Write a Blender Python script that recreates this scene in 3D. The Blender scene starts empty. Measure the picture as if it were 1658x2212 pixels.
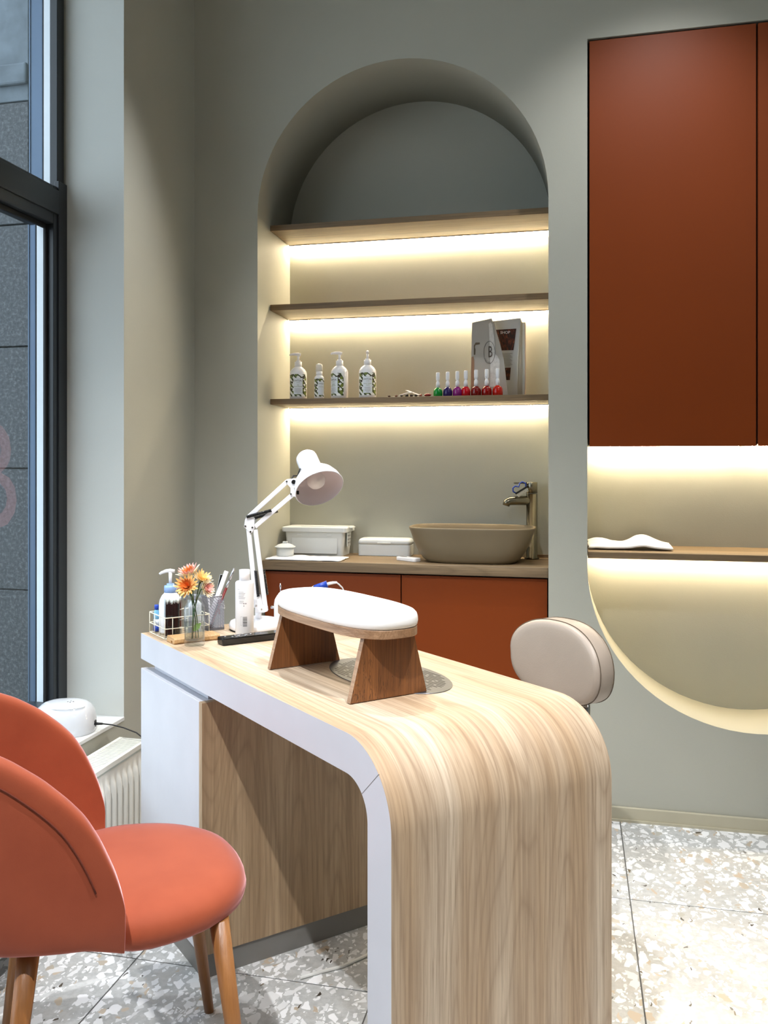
import bpy, bmesh, math, random
from mathutils import Vector, Matrix, noise
random.seed(7)
PI = math.pi
S = bpy.context.scene
COL = S.collection

# ---------------------------------------------------------------- camera
TH = .238                                   # camera yaw to the left of the back wall's normal
cd = bpy.data.cameras.new('camera')
cam = bpy.data.objects.new('camera', cd); COL.objects.link(cam)
cam.location = (0, 0, 1.2203); cam.rotation_euler = (PI/2, 0, TH)
cd.sensor_fit = 'VERTICAL'; cd.sensor_height = 24.0
cd.lens = 1928.4/2212*24.0
cd.shift_x = (829-771.7)/2212; cd.shift_y = -(1106-1001.6)/2212
cd.clip_start = .02
S.camera = cam

# ---------------------------------------------------------------- world, exposure
W = bpy.data.worlds.new('sky'); S.world = W; W.use_nodes = True
bg = W.node_tree.nodes['Background']
bg.inputs[0].default_value = (.80, .89, 1.0, 1); bg.inputs[1].default_value = 3.1
vs = S.view_settings
vs.view_transform = 'Standard'; vs.look = 'None'; vs.exposure = 0.12; vs.gamma = 1.0; vs.use_curve_mapping = False
try:
    S.cycles.use_denoising = True
except Exception: pass

# ---------------------------------------------------------------- lights
def aim(o, p, t):
    o.location = p; d = Vector(t)-Vector(p); o.rotation_euler = d.to_track_quat('-Z', 'Y').to_euler()
def spot(name, p, t, power, size, col=(1, .95, .88), r=.03, blend=.6):
    l = bpy.data.lights.new(name, 'SPOT'); l.energy = power; l.color = col; l.spot_size = math.radians(size)
    l.spot_blend = blend; l.shadow_soft_size = r
    o = bpy.data.objects.new(name, l); COL.objects.link(o); aim(o, p, t); return o
def area(name, p, t, power, sx, sy, col=(1, 1, 1), portal=False):
    l = bpy.data.lights.new(name, 'AREA'); l.shape = 'RECTANGLE'; l.size = sx; l.size_y = sy; l.energy = power; l.color = col
    if portal: l.cycles.is_portal = True
    o = bpy.data.objects.new(name, l); COL.objects.link(o); aim(o, p, t); return o
CW = (.985, .985, 1.0)
spot('track_spot', (-.55, .15, 3.15), (-.65, 1.75, .6), 265, 62, CW, r=.022, blend=.9)
spot('track_spot', (.35, 1.3, 3.15), (-.1, 1.9, .5), 190, 60, CW, r=.03, blend=.9)
spot('downlight', (-.98, 2.72, 3.17), (-.75, 2.15, 0), 165, 72, CW, r=.03, blend=.9)
spot('downlight', (.95, 1.0, 3.17), (.75, 1.1, 0), 74, 62, CW, r=.04, blend=.9)
spot('downlight', (.35, 2.45, 3.17), (.25, 3.1, 1.7), 48, 78, CW, r=.04, blend=.9)
spot('downlight', (-1.0, .9, 3.17), (-.9, 1.3, 0), 70, 66, CW, r=.04, blend=.9)
area('ceiling_panel', (1.6, .4, 3.15), (1.2, 1.2, 0), 16, 1.6, 1.6, CW)

# ---------------------------------------------------------------- material helpers
def lin(c):
    r = []
    for x in c[:3]:
        x /= 255.
        r.append(x/12.92 if x <= .04045 else ((x+.055)/1.055)**2.4)
    return (r[0], r[1], r[2], 1)
class NT:
    def __init__(s, name):
        s.m = bpy.data.materials.new(name); s.m.use_nodes = True
        s.t = s.m.node_tree; s.b = s.t.nodes['Principled BSDF']; s.out = s.t.nodes['Material Output']
    def n(s, kind, **kw):
        nd = s.t.nodes.new(kind)
        for k, v in kw.items():
            if k.startswith('i_'):
                key = k[2:].replace('_', ' ')
                nd.inputs[key].default_value = v
            else: setattr(nd, k, v)
        return nd
    def l(s, a, b): s.t.links.new(a, b)
    def ramp(s, fac, stops, interp='LINEAR'):
        r = s.n('ShaderNodeValToRGB'); r.color_ramp.interpolation = interp
        e = r.color_ramp.elements
        while len(e) < len(stops): e.new(.5)
        for i, (p, c) in enumerate(stops):
            e[i].position = p; e[i].color = c if len(c) == 4 else (*c, 1)
        s.l(fac, r.inputs[0]); return r.outputs[0]
    def mix(s, fac, a, b, mode='MIX'):
        m = s.n('ShaderNodeMix', data_type='RGBA', blend_type=mode)
        for sock, v in ((m.inputs['Factor'], fac), (m.inputs['A'], a), (m.inputs['B'], b)):
            pass
        for idx, v in ((0, fac), (6, a), (7, b)):
            if hasattr(v, 'is_output') or isinstance(v, bpy.types.NodeSocket): s.l(v, m.inputs[idx])
            else: m.inputs[idx].default_value = v
        return m.outputs[2]
    def math(s, op, a, b=None, c=None):
        m = s.n('ShaderNodeMath', operation=op)
        for i, v in enumerate((a, b, c)):
            if v is None: continue
            if isinstance(v, bpy.types.NodeSocket): s.l(v, m.inputs[i])
            else: m.inputs[i].default_value = v
        return m.outputs[0]
    def coord(s, kind='Object', scale=(1, 1, 1), rot=(0, 0, 0), loc=(0, 0, 0)):
        tc = s.n('ShaderNodeTexCoord'); mp = s.n('ShaderNodeMapping')
        mp.inputs['Scale'].default_value = scale; mp.inputs['Rotation'].default_value = rot; mp.inputs['Location'].default_value = loc
        s.l(tc.outputs[kind], mp.inputs[0]); return mp.outputs[0]
    def noise(s, vec, scale, detail=2, rough=.5, dist=0, out='Fac'):
        n = s.n('ShaderNodeTexNoise'); n.inputs['Scale'].default_value = scale; n.inputs['Detail'].default_value = detail
        n.inputs['Roughness'].default_value = rough; n.inputs['Distortion'].default_value = dist
        s.l(vec, n.inputs['Vector']); return n.outputs[out]
    def bump(s, h, strength=.2, dist=.01):
        b = s.n('ShaderNodeBump'); b.inputs['Strength'].default_value = strength; b.inputs['Distance'].default_value = dist
        s.l(h, b.inputs['Height']); s.l(b.outputs[0], s.b.inputs['Normal'])
    def set(s, **kw):
        for k, v in kw.items():
            s.b.inputs[k.replace('_', ' ')].default_value = v
        return s
def plain(name, rgb, rough=.5, metal=0, vary=.04, vscale=6, bump=0, bscale=300, bdist=.0005, **kw):
    t = NT(name); t.set(Roughness=rough, Metallic=metal, **kw)
    c = t.coord('Object'); nz = t.noise(c, vscale, 3)
    a = lin(rgb); f = lambda k: tuple(min(1, x*k) for x in a[:3])+(1,)
    t.l(t.ramp(nz, [(.3, f(1-vary)), (.7, f(1+vary))]), t.b.inputs['Base Color'])
    if bump: t.bump(t.noise(c, bscale, 2), bump, bdist)
    return t.m
def wall_paint(name, rgb):
    t = NT(name); t.set(Roughness=.62)
    c = t.coord('Object'); a = lin(rgb); f = lambda k: tuple(x*k for x in a[:3])+(1,)
    t.l(t.ramp(t.noise(c, 2.2, 4), [(.3, f(.965)), (.7, f(1.035))]), t.b.inputs['Base Color'])
    n2 = t.noise(c, 260, 3, .6); t.bump(n2, .22, .0012)
    return t.m
def wood(name, c_dark, c_mid, c_light, grain='X', rough=.45, cross=1.0, coord='Object', cracks=0.0, fine=1.0, offs=(0, 0, 0), contrast=1.0, figure=26):
    """oak: tone staves, cathedral rings, fine pores, all stretched along the grain"""
    t = NT(name); t.set(Roughness=rough)
    ax = 'XYZ'.index(grain)
    def sc(g, x):
        v = [x*cross]*3; v[ax] = g; return tuple(v)
    stave = t.noise(t.coord(coord, sc(.5, 9), loc=offs), 1.0, 2, .4)
    warp = t.noise(t.coord(coord, sc(1.6, 9), loc=offs), 1.0, 2, .5)
    fig = t.noise(t.coord(coord, sc(.55, 5.5), loc=offs), 1.0, 1.5, .45, .25)
    ph = t.math('MULTIPLY', fig, figure)
    tri = t.math('PINGPONG', ph, .5)
    line = t.ramp(t.math('MULTIPLY', tri, 2.0), [(.0, (1, 1, 1, 1)), (.30, (.25, .25, .25, 1)), (.65, (0, 0, 0, 1))])
    fineN = t.noise(t.coord(coord, sc(3.2*fine, 150*fine), loc=offs), 1.0, 4, .65)
    streak = t.noise(t.coord(coord, sc(1.2, 42), loc=offs), 1.0, 3, .6)
    pores = t.noise(t.coord(coord, sc(16*fine, 520*fine), loc=offs), 1.0, 2, .5)
    D, Mm, L = lin(c_dark), lin(c_mid), lin(c_light)
    base = t.ramp(stave, [(.38, Mm), (.5, tuple((a+b)/2 for a, b in zip(Mm, L))), (.6, L)])
    c1 = t.mix(t.math('MULTIPLY', line, .30*contrast), base, D)
    inv = t.ramp(fineN, [(.40, (0, 0, 0, 1)), (.66, (1, 1, 1, 1))])
    c2 = t.mix(t.math('MULTIPLY', inv, .45*contrast), c1, D)
    f1 = t.math('SUBTRACT', 1.0, inv)
    p1 = t.ramp(pores, [(.60, (0, 0, 0, 1)), (.72, (1, 1, 1, 1))])
    c3 = t.mix(t.math('MULTIPLY', p1, .38*contrast), c2, D)
    c4 = t.mix(t.math('MULTIPLY', t.ramp(streak, [(.48, (0, 0, 0, 1)), (.72, (1, 1, 1, 1))]), .40*contrast), c3, D)
    if cracks:
        ck = t.noise(t.coord(coord, sc(4, 26), loc=(3, 5, 1)), 1.0, 4, .7, 1.2)
        cl = t.ramp(ck, [(.485, (0, 0, 0, 1)), (.5, (1, 1, 1, 1)), (.515, (0, 0, 0, 1))])
        msk = t.ramp(t.noise(t.coord(coord, (7, 7, 7)), 1.0, 1), [(.5, (0, 0, 0, 1)), (.62, (1, 1, 1, 1))])
        c4 = t.mix(t.math('MULTIPLY', t.math('MULTIPLY', cl, msk), cracks), c4, lin((40, 22, 12)))
    t.l(c4, t.b.inputs['Base Color'])
    hh = t.math('SUBTRACT', t.math('MULTIPLY', f1, 1.0), t.math('MULTIPLY', p1, .6))
    t.bump(hh, .35, .0006)
    return t.m
def glass(name, tint=(.92, .96, .97), gloss=.04, refl=.035):
    """thin pane or vessel wall: lets light straight through with a fresnel reflection"""
    t = NT(name); t.t.nodes.remove(t.b)
    tr = t.n('ShaderNodeBsdfTransparent'); tr.inputs[0].default_value = (*tint, 1)
    gl = t.n('ShaderNodeBsdfGlossy'); gl.inputs['Roughness'].default_value = gloss
    lw = t.n('ShaderNodeLayerWeight'); lw.inputs['Blend'].default_value = .5
    fac = t.math('MULTIPLY_ADD', t.math('POWER', lw.outputs['Facing'], 5.0), .75, refl)
    mx = t.n('ShaderNodeMixShader'); t.l(fac, mx.inputs[0]); t.l(tr.outputs[0], mx.inputs[1]); t.l(gl.outputs[0], mx.inputs[2])
    t.l(mx.outputs[0], t.out.inputs[0]); return t.m
def emit(name, col, strength):
    t = NT(name); t.set(Base_Color=(0, 0, 0, 1)); t.b.inputs['Emission Color'].default_value = (*col, 1)
    t.b.inputs['Emission Strength'].default_value = strength; return t.m
def terrazzo():
    t = NT('terrazzo'); t.set(Roughness=.34)
    geo = t.n('ShaderNodeNewGeometry'); info = t.n('ShaderNodeObjectInfo')
    off = t.n('ShaderNodeVectorMath', operation='SCALE'); off.inputs[0].default_value = (37.1, 11.7, 5.3)
    t.l(info.outputs['Random'], off.inputs['Scale'])
    add = t.n('ShaderNodeVectorMath', operation='ADD'); t.l(geo.outputs['Position'], add.inputs[0]); t.l(off.outputs[0], add.inputs[1])
    P = add.outputs[0]
    wn = t.noise(P, 22, 2, .6, out='Color')
    dv = t.n('ShaderNodeVectorMath', operation='SCALE'); t.l(wn, dv.inputs[0]); dv.inputs['Scale'].default_value = .03
    P2 = t.n('ShaderNodeVectorMath', operation='ADD'); t.l(P, P2.inputs[0]); t.l(dv.outputs[0], P2.inputs[1])
    grey = t.ramp(t.noise(P, 55, 4, .7), [(.3, lin((168, 170, 169))), (.5, lin((184, 186, 185))), (.7, lin((198, 199, 198)))])
    grey = t.mix(t.ramp(t.noise(P, 9, 3), [(.5, (0, 0, 0, 1)), (.75, (.5, .5, .5, 1))]), grey, lin((178, 172, 162)))
    def chips(scale, edge, lo, hi, colr, prev, rot, soft=.006, stretch=(1, .62, 1)):
        mp = t.n('ShaderNodeMapping'); t.l(P2.outputs[0], mp.inputs[0]); mp.inputs['Rotation'].default_value = (0, 0, rot); mp.inputs['Scale'].default_value = stretch
        v1 = t.n('ShaderNodeTexVoronoi', feature='F1'); v1.inputs['Scale'].default_value = scale; t.l(mp.outputs[0], v1.inputs['Vector'])
        v2 = t.n('ShaderNodeTexVoronoi', feature='DISTANCE_TO_EDGE'); v2.inputs['Scale'].default_value = scale; t.l(mp.outputs[0], v2.inputs['Vector'])
        e = t.ramp(v2.outputs['Distance'], [(edge, (0, 0, 0, 1)), (edge+soft*4, (1, 1, 1, 1))])
        sep = t.n('ShaderNodeSeparateColor'); t.l(v1.outputs['Color'], sep.inputs[0])
        a = t.math('GREATER_THAN', sep.outputs[0], lo); b = t.math('LESS_THAN', sep.outputs[0], hi)
        m = t.math('MULTIPLY', e, t.math('MULTIPLY', a, b))
        c = colr if isinstance(colr, tuple) else t.ramp(sep.outputs[1], colr)
        return t.mix(m, prev, c)
    W1 = [(.2, lin((224, 225, 225))), (.7, lin((242, 243, 244)))]
    c = chips(110, .10, .55, .80, W1, grey, .3)
    c = chips(48, .12, .55, .90, W1, c, 1.2)
    c = chips(60, .16, .02, .10, [(.3, lin((184, 170, 150))), (.7, lin((198, 184, 166)))], c, 2.1)
    c = chips(30, .15, .55, .93, W1, c, .8, stretch=(1, .7, 1))
    c = chips(34, .20, .0, .09, [(.3, lin((188, 172, 152))), (.8, lin((172, 170, 160)))], c, 1.9)
    c = chips(52, .30, .955, 1.0, [(.3, lin((74, 64, 50))), (.7, lin((120, 108, 88)))], c, 2.6, stretch=(1, .45, 1))
    c = chips(84, .28, .955, 1.0, [(.3, lin((60, 54, 46))), (.7, lin((96, 92, 88)))], c, .5, stretch=(1, .45, 1))
    t.l(c, t.b.inputs['Base Color']); return t.m
def velvet():
    t = NT('rust_velvet'); t.set(Roughness=.8)
    c = t.coord('Object'); n1 = t.noise(c, 5, 4, .6); n2 = t.noise(c, 900, 2)
    t.l(t.ramp(n1, [(.3, lin((146, 62, 30))), (.7, lin((164, 76, 42)))]), t.b.inputs['Base Color'])
    t.b.inputs['Sheen Weight'].default_value = 1.0; t.b.inputs['Sheen Roughness'].default_value = .35
    t.b.inputs['Sheen Tint'].default_value = lin((255, 200, 205)); t.bump(n2, .25, .0006); return t.m
def granite():
    t = NT('granite'); t.set(Roughness=.45)
    c = t.coord('Object'); n = t.noise(c, 75, 4, .8); n2 = t.noise(c, 18, 3)
    a = t.ramp(n, [(.38, lin((26, 30, 33))), (.52, lin((58, 62, 66))), (.7, lin((120, 124, 130)))])
    b = t.mix(t.math('MULTIPLY', n2, .4), a, lin((52, 60, 66))); t.l(b, t.b.inputs['Base Color']); t.bump(n, .5, .004); return t.m
def printed(name, kind):
    """flat print for paper and labels, laid out in UV"""
    t = NT(name); t.set(Roughness=.45)
    uv = t.coord('UV')
    if kind == 'olives':
        v = t.n('ShaderNodeTexVoronoi', feature='F1'); v.inputs['Scale'].default_value = 6.5; t.l(uv, v.inputs['Vector'])
        sep = t.n('ShaderNodeSeparateColor'); t.l(v.outputs['Color'], sep.inputs[0])
        fruit = t.math('LESS_THAN', v.outputs['Distance'], .5)
        col = t.ramp(sep.outputs[0], [(.3, lin((48, 38, 30))), (.4, lin((70, 84, 26))), (.8, lin((112, 124, 44)))])
        hl = t.ramp(v.outputs['Distance'], [(.0, (1, 1, 1, 1)), (.12, (.2, .2, .2, 1)), (.36, (0, 0, 0, 1))])
        col = t.mix(t.math('MULTIPLY', hl, .45), col, lin((190, 200, 140)))
        w = t.n('ShaderNodeTexWave', bands_direction='DIAGONAL'); w.inputs['Scale'].default_value = 2.3; w.inputs['Distortion'].default_value = 5
        t.l(uv, w.inputs['Vector']); leaf = t.math('GREATER_THAN', w.outputs['Fac'], .70)
        bgc = t.mix(leaf, lin((236, 238, 236)), lin((58, 72, 34)))
        t.l(t.mix(fruit, bgc, col), t.b.inputs['Base Color'])
    elif kind == 'photo':
        n = t.noise(t.coord('UV', (9, 2.5, 1)), 1.5, 3, .7); c = t.ramp(n, [(.45, lin((30, 16, 8))), (.6, lin((92, 40, 18))), (.75, lin((196, 110, 60)))])
        t.l(c, t.b.inputs['Base Color'])
    return t.m

# ---------------------------------------------------------------- materials
M_WALL = wall_paint('wall_paint', (172, 172, 160))
M_CEIL = wall_paint('ceiling_paint', (225, 225, 218))
M_SILL = plain('sill_white', (214, 216, 214), .4)
M_TERR = terrazzo(); M_GROUT = plain('grout', (96, 96, 94), .9)
M_BASE = plain('baseboard_paint', (178, 172, 150), .5)
M_FRAME = plain('anthracite_frame', (38, 42, 46), .35, .0, bump=.1, Specular_IOR_Level=.5)
M_GLASS = glass('window_glass')
M_GRAN = granite(); M_GRAN2 = plain('pale_concrete', (110, 120, 128), .8, vary=.2, vscale=14, bump=.5, bscale=60, bdist=.003)
M_WHITEOUT = plain('white_render', (236, 240, 244), .6)
M_METAL_BLUE = plain('zinc_trim', (84, 104, 128), .4, .3)
M_LACQ = plain('rust_lacquer', (126, 55, 12), .45, Specular_IOR_Level=.25, vary=.06, vscale=1.5)
M_DARK = plain('cabinet_carcass', (30, 24, 18), .7)
M_SHELF = wood('shelf_oak', (78, 62, 42), (124, 102, 74), (156, 132, 100), 'X', .5, cross=1.5)
M_TOP = wood('desk_oak', (128, 100, 74), (190, 162, 130), (222, 204, 180), 'X', .55, coord='UV', contrast=1.0, figure=30)
M_PANEL = wood('desk_oak_panel', (124, 98, 70), (176, 148, 114), (196, 170, 136), 'Z', .45)
M_ARMW = wood('smoked_oak', (74, 42, 20), (128, 80, 42), (152, 98, 54), 'Z', .45, cross=1.6, cracks=.85)
M_ARMP = wood('armrest_plate_oak', (110, 78, 50), (158, 122, 90), (184, 150, 118), 'X', .45, cross=1.5)
M_LEG = wood('chair_leg_beech', (104, 64, 32), (146, 96, 52), (168, 116, 68), 'Z', .35, cross=1.2, contrast=.5)
M_KEEP = wood('stand_beech', (150, 104, 56), (198, 156, 104), (216, 178, 128), 'X', .4, cross=2)
M_LAM = plain('grey_laminate', (206, 206, 212), .5, bump=.1, bscale=150)
M_PLINTH = plain('plinth_grey', (128, 126, 122), .5)
M_VELVET = velvet(); M_SEAM = plain('velvet_seam', (104, 42, 22), .9)
M_LEATH = plain('taupe_leather', (166, 152, 138), .42, bump=.35, bscale=420, bdist=.0006); M_STITCH = plain('leather_stitch', (92, 78, 62), .8)
M_CHROME = plain('chrome', (205, 205, 205), .12, 1.0)
M_BRUSH = plain('brushed_nickel', (128, 122, 106), .25, 1.0)
M_BASIN = plain('taupe_ceramic', (122, 108, 84), .5, Specular_IOR_Level=.35)
M_WP = plain('white_plastic', (236, 236, 238), .3); M_WPM = plain('white_matt_plastic', (208, 212, 212), .5)
M_LAMPW = plain('white_enamel', (240, 240, 244), .25); M_REFL = plain('lamp_reflector', (222, 212, 214), .45)
M_CUSH = plain('white_leatherette', (246, 246, 244), .4, bump=.15, bscale=500)
M_BLACK = plain('black_plastic', (18, 18, 18), .32); M_BRUBB = plain('black_rubber', (14, 14, 15), .6)
M_STEEL = plain('vent_steel', (96, 98, 104), .38, .8, bump=.3, bscale=90)
M_TOWEL = plain('white_towel', (240, 238, 236), .9, bump=.5, bscale=350, bdist=.001)
M_RAD = plain('radiator_enamel', (222, 222, 214), .4)
M_LED = emit('led_warm', (1, .83, .57), 140); M_LEDL = M_LED
M_BLUE = plain('blue_plastic', (28, 66, 170), .35); M_LBLUE = plain('light_blue_plastic', (150, 182, 232), .35); M_CYAN = plain('clear_blue_liquid', (128, 190, 226), .2)
M_VGLASS = glass('vessel_glass', (.93, .96, .97), .03, .045)
M_RIB = glass('rib_glass', (.95, .97, .98), .05, .07)
M_WATER = glass('water', (.90, .94, .93), .02)
M_GREEN = plain('leaf_green', (92, 148, 40), .5); M_STEM = plain('stem_green', (52, 86, 34), .5)
M_WIRE = plain('cream_wire', (232, 226, 204), .35); M_MESH = plain('silver_mesh', (112, 112, 118), .4, .5)
M_PINKP = plain('blush_paper', (206, 182, 168), .6); M_PAPER = plain('grey_paper', (170, 166, 158), .6, vary=.08); M_MAGP = plain('magazine_paper', (196, 200, 204), .45)
M_SPECK = plain('speckled_paper', (206, 204, 200), .6, vary=.12, vscale=80)
M_OLIVE = printed('olive_print', 'olives'); M_PHOTO = printed('dark_photo_print', 'photo')
M_INK = plain('ink', (24, 26, 26), .5); M_GINK = plain('green_ink', (108, 128, 56), .5); M_GRINK = plain('grey_ink', (128, 128, 130), .5); M_LABEL = plain('label_white', (222, 228, 234), .45)
M_RED = plain('maroon_handle', (110, 24, 22), .3); M_SILV = plain('silver_ferrule', (190, 190, 194), .25, .9)
M_BRIS = plain('white_bristle', (226, 224, 216), .8)
M_BULB = plain('frosted_bulb', (236, 230, 228), .35)

# ---------------------------------------------------------------- mesh helpers
class MB:
    def __init__(s): s.b = bmesh.new(); s.uv = None
    def _merge(s, t, mat=0, smooth=False, M=None):
        if M is not None: bmesh.ops.transform(t, matrix=M, verts=t.verts)
        for f in t.faces: f.material_index = mat; f.smooth = smooth
        me = bpy.data.meshes.new('t'); t.to_mesh(me); t.free(); s.b.from_mesh(me); bpy.data.meshes.remove(me); return s
    def box(s, c, d, rot=None, bev=0, mat=0, seg=2, smooth=False):
        t = bmesh.new(); bmesh.ops.create_cube(t, size=1); bmesh.ops.scale(t, vec=d, verts=t.verts)
        if bev: bmesh.ops.bevel(t, geom=t.edges[:], offset=bev, segments=seg, affect='EDGES', profile=.5)
        M = Matrix.Translation(c)
        if rot is not None: M = M @ (rot if isinstance(rot, Matrix) else Matrix.Rotation(rot, 4, 'Z'))
        return s._merge(t, mat, smooth, M)
    def b2(s, lo, hi, **k):
        c = [(a+b)/2 for a, b in zip(lo, hi)]; d = [abs(b-a) for a, b in zip(lo, hi)]; return s.box(c, d, **k)
    def cone(s, p1, p2, r1, r2=None, seg=20, mat=0, smooth=True, caps=True):
        r2 = r1 if r2 is None else r2; p1, p2 = Vector(p1), Vector(p2); d = p2-p1
        t = bmesh.new(); bmesh.ops.create_cone(t, segments=seg, radius1=r1, radius2=r2, depth=d.length, cap_ends=caps)
        M = Matrix.Translation((p1+p2)/2) @ d.to_track_quat('Z', 'Y').to_matrix().to_4x4()
        bmesh.ops.transform(t, matrix=M, verts=t.verts)
        for f in t.faces: f.smooth = smooth and len(f.verts) == 4; f.material_index = mat
        me = bpy.data.meshes.new('t'); t.to_mesh(me); t.free(); s.b.from_mesh(me); bpy.data.meshes.remove(me); return s
    def sphere(s, c, r, sc=(1, 1, 1), mat=0, seg=20, rings=12, M=None):
        t = bmesh.new(); bmesh.ops.create_uvsphere(t, u_segments=seg, v_segments=rings, radius=r)
        bmesh.ops.scale(t, vec=sc, verts=t.verts)
        if M is not None: bmesh.ops.transform(t, matrix=M, verts=t.verts)
        return s._merge(t, mat, True, Matrix.Translation(c))
    def rings(s, rs, mat=0, smooth=True, cap0=True, cap1=True, close=True, flip=False):
        """loft a list of rings (same count)"""
        vs = [[s.b.verts.new(p) for p in r] for r in rs]; n = len(rs[0])
        for a, b in zip(vs[:-1], vs[1:]):
            for i in range(n if close else n-1):
                j = (i+1) % n
                q = [a[i], a[j], b[j], b[i]]
                if flip: q.reverse()
                f = s.b.faces.new(q); f.smooth = smooth; f.material_index = mat
        if cap0: f = s.b.faces.new(list(reversed(vs[0])) if not flip else vs[0]); f.material_index = mat
        if cap1: f = s.b.faces.new(vs[-1] if not flip else list(reversed(vs[-1]))); f.material_index = mat
        return s
    def lathe(s, prof, c=(0, 0, 0), seg=28, M=None, mat=0, wave=None, sx=1, sy=1, cap0=True, cap1=True):
        rs = []
        for r, z in prof:
            ring = []
            for i in range(seg):
                a = 2*PI*i/seg; rr = max(r, 1e-5)*(1+(wave(i, z) if wave else 0))
                v = Vector((rr*math.cos(a)*sx, rr*math.sin(a)*sy, z))
                if M is not None: v = M @ v
                ring.append(v+Vector(c))
            rs.append(ring)
        return s.rings(rs, mat, cap0=cap0, cap1=cap1)
    def tube(s, pts, r, seg=8, mat=0, closed=False):
        pts = [Vector(p) for p in pts]; n = len(pts); rs = []
        up0 = None
        for i, p in enumerate(pts):
            a = pts[i-1] if (i > 0 or closed) else p; b = pts[(i+1) % n] if (i < n-1 or closed) else p
            d = (b-a).normalized()
            if up0 is None:
                up0 = Vector((0, 0, 1)) if abs(d.z) < .9 else Vector((1, 0, 0))
            x = d.cross(up0)
            if x.length < 1e-4: x = d.cross(Vector((0, 1, 0)))
            x.normalize(); y = x.cross(d).normalized(); up0 = y
            rr = r[i] if isinstance(r, (list, tuple)) else r
            rs.append([p+x*rr*math.cos(2*PI*k/seg)+y*rr*math.sin(2*PI*k/seg) for k in range(seg)])
        if closed: rs.append(rs[0]); return s.rings(rs, mat, cap0=False, cap1=False, flip=True)
        return s.rings(rs, mat, flip=True)
    def prism(s, out, z0, z1, M=None, mat=0, bev=0, smooth=False, seg=3):
        """2-D outline (x,y) extruded z0..z1, M maps to place"""
        t = bmesh.new(); vs = [t.verts.new((x, y, z0)) for x, y in out]; f = t.faces.new(vs)
        r = bmesh.ops.extrude_face_region(t, geom=[f]); bmesh.ops.translate(t, vec=(0, 0, z1-z0), verts=[v for v in r['geom'] if isinstance(v, bmesh.types.BMVert)])
        bmesh.ops.recalc_face_normals(t, faces=t.faces)
        if bev:
            ed = [e for e in t.edges if abs(e.verts[0].co.z-e.verts[1].co.z) < 1e-6]
            bmesh.ops.bevel(t, geom=ed, offset=bev, segments=seg, affect='EDGES', profile=.5, clamp_overlap=True)
        return s._merge(t, mat, smooth, M)
    def text(s, st, size, M, depth=.0003, mat=0, align='CENTER', font_shear=0, bend=None, xs=1.0):
        cu = bpy.data.curves.new('t', 'FONT'); cu.body = st; cu.size = size; cu.align_x = align; cu.align_y = 'CENTER'; cu.extrude = depth; cu.shear = font_shear
        cu.resolution_u = 3
        o = bpy.data.objects.new('t', cu); COL.objects.link(o); dg = bpy.context.evaluated_depsgraph_get(); dg.update()
        me = bpy.data.meshes.new_from_object(o.evaluated_get(dg)); bpy.data.objects.remove(o); bpy.data.curves.remove(cu)
        t = bmesh.new(); t.from_mesh(me); bpy.data.meshes.remove(me)
        if xs != 1: bmesh.ops.scale(t, vec=(xs, 1, 1), verts=t.verts)
        if bend:                      # wrap round a vertical cylinder of this radius, facing -y
            for v in t.verts:
                x, y, z = v.co; a = bend[1]+x/bend[0]; rr = bend[0]+z
                v.co = (rr*math.sin(a), -rr*math.cos(a), y)
        return s._merge(t, mat, False, M)
    def quad(s, p, mat=0, uvs=True):
        vs = [s.b.verts.new(x) for x in p]; f = s.b.faces.new(vs); f.material_index = mat
        if uvs:
            L = s.b.loops.layers.uv.verify()
            for lp, u in zip(f.loops, ((0, 0), (1, 0), (1, 1), (0, 1))): lp[L].uv = u
        return s
    def build(s, name, mats, parent=None, mods=None, smooth_all=False):
        me = bpy.data.meshes.new(name); s.b.to_mesh(me); s.b.free()
        if not isinstance(mats, (list, tuple)): mats = [mats]
        for m in mats: me.materials.append(m)
        if smooth_all:
            for p in me.polygons: p.use_smooth = True
        o = bpy.data.objects.new(name, me); COL.objects.link(o)
        if parent: o.parent = parent
        return o
def thing(name, label, cat, loc=(0, 0, 0), rz=0, group=None):
    o = bpy.data.objects.new(name, None); COL.objects.link(o); o.empty_display_size = .05
    o.location = loc; o.rotation_euler = (0, 0, rz); o['label'] = label; o['category'] = cat
    if group: o['group'] = group
    return o
def tag(o, label, cat, group=None):
    o['label'] = label; o['category'] = cat
    if group: o['group'] = group
    return o
def struct(o): o['kind'] = 'structure'; return o
def stuff(o): o['kind'] = 'stuff'; return o
def dup(root, loc, rz, label, group=None):
    r = root.copy(); COL.objects.link(r); r.location = loc; r.rotation_euler = (0, 0, rz); r['label'] = label
    if group: r['group'] = group
    for ch in list(root.children):
        c = ch.copy(); COL.objects.link(c); c.parent = r
        for g in list(ch.children):
            d = g.copy(); COL.objects.link(d); d.parent = c
    return r
def bevel_mod(o, w, seg=3, ang=40):
    m = o.modifiers.new('bevel', 'BEVEL'); m.width = w; m.segments = seg; m.limit_method = 'ANGLE'; m.angle_limit = math.radians(ang); m.harden_normals = False
    return o
def sub_mod(o, lv=1):
    m = o.modifiers.new('sub', 'SUBSURF'); m.levels = lv; m.render_levels = lv
    for p in o.data.polygons: p.use_smooth = True
    return o
def superell(a, b, n, N=48, c=(0, 0)):
    r = []
    for i in range(N):
        t = 2*PI*i/N; ct, st = math.cos(t), math.sin(t)
        r.append((c[0]+a*math.copysign(abs(ct)**(2/n), ct), c[1]+b*math.copysign(abs(st)**(2/n), st)))
    return r
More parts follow.
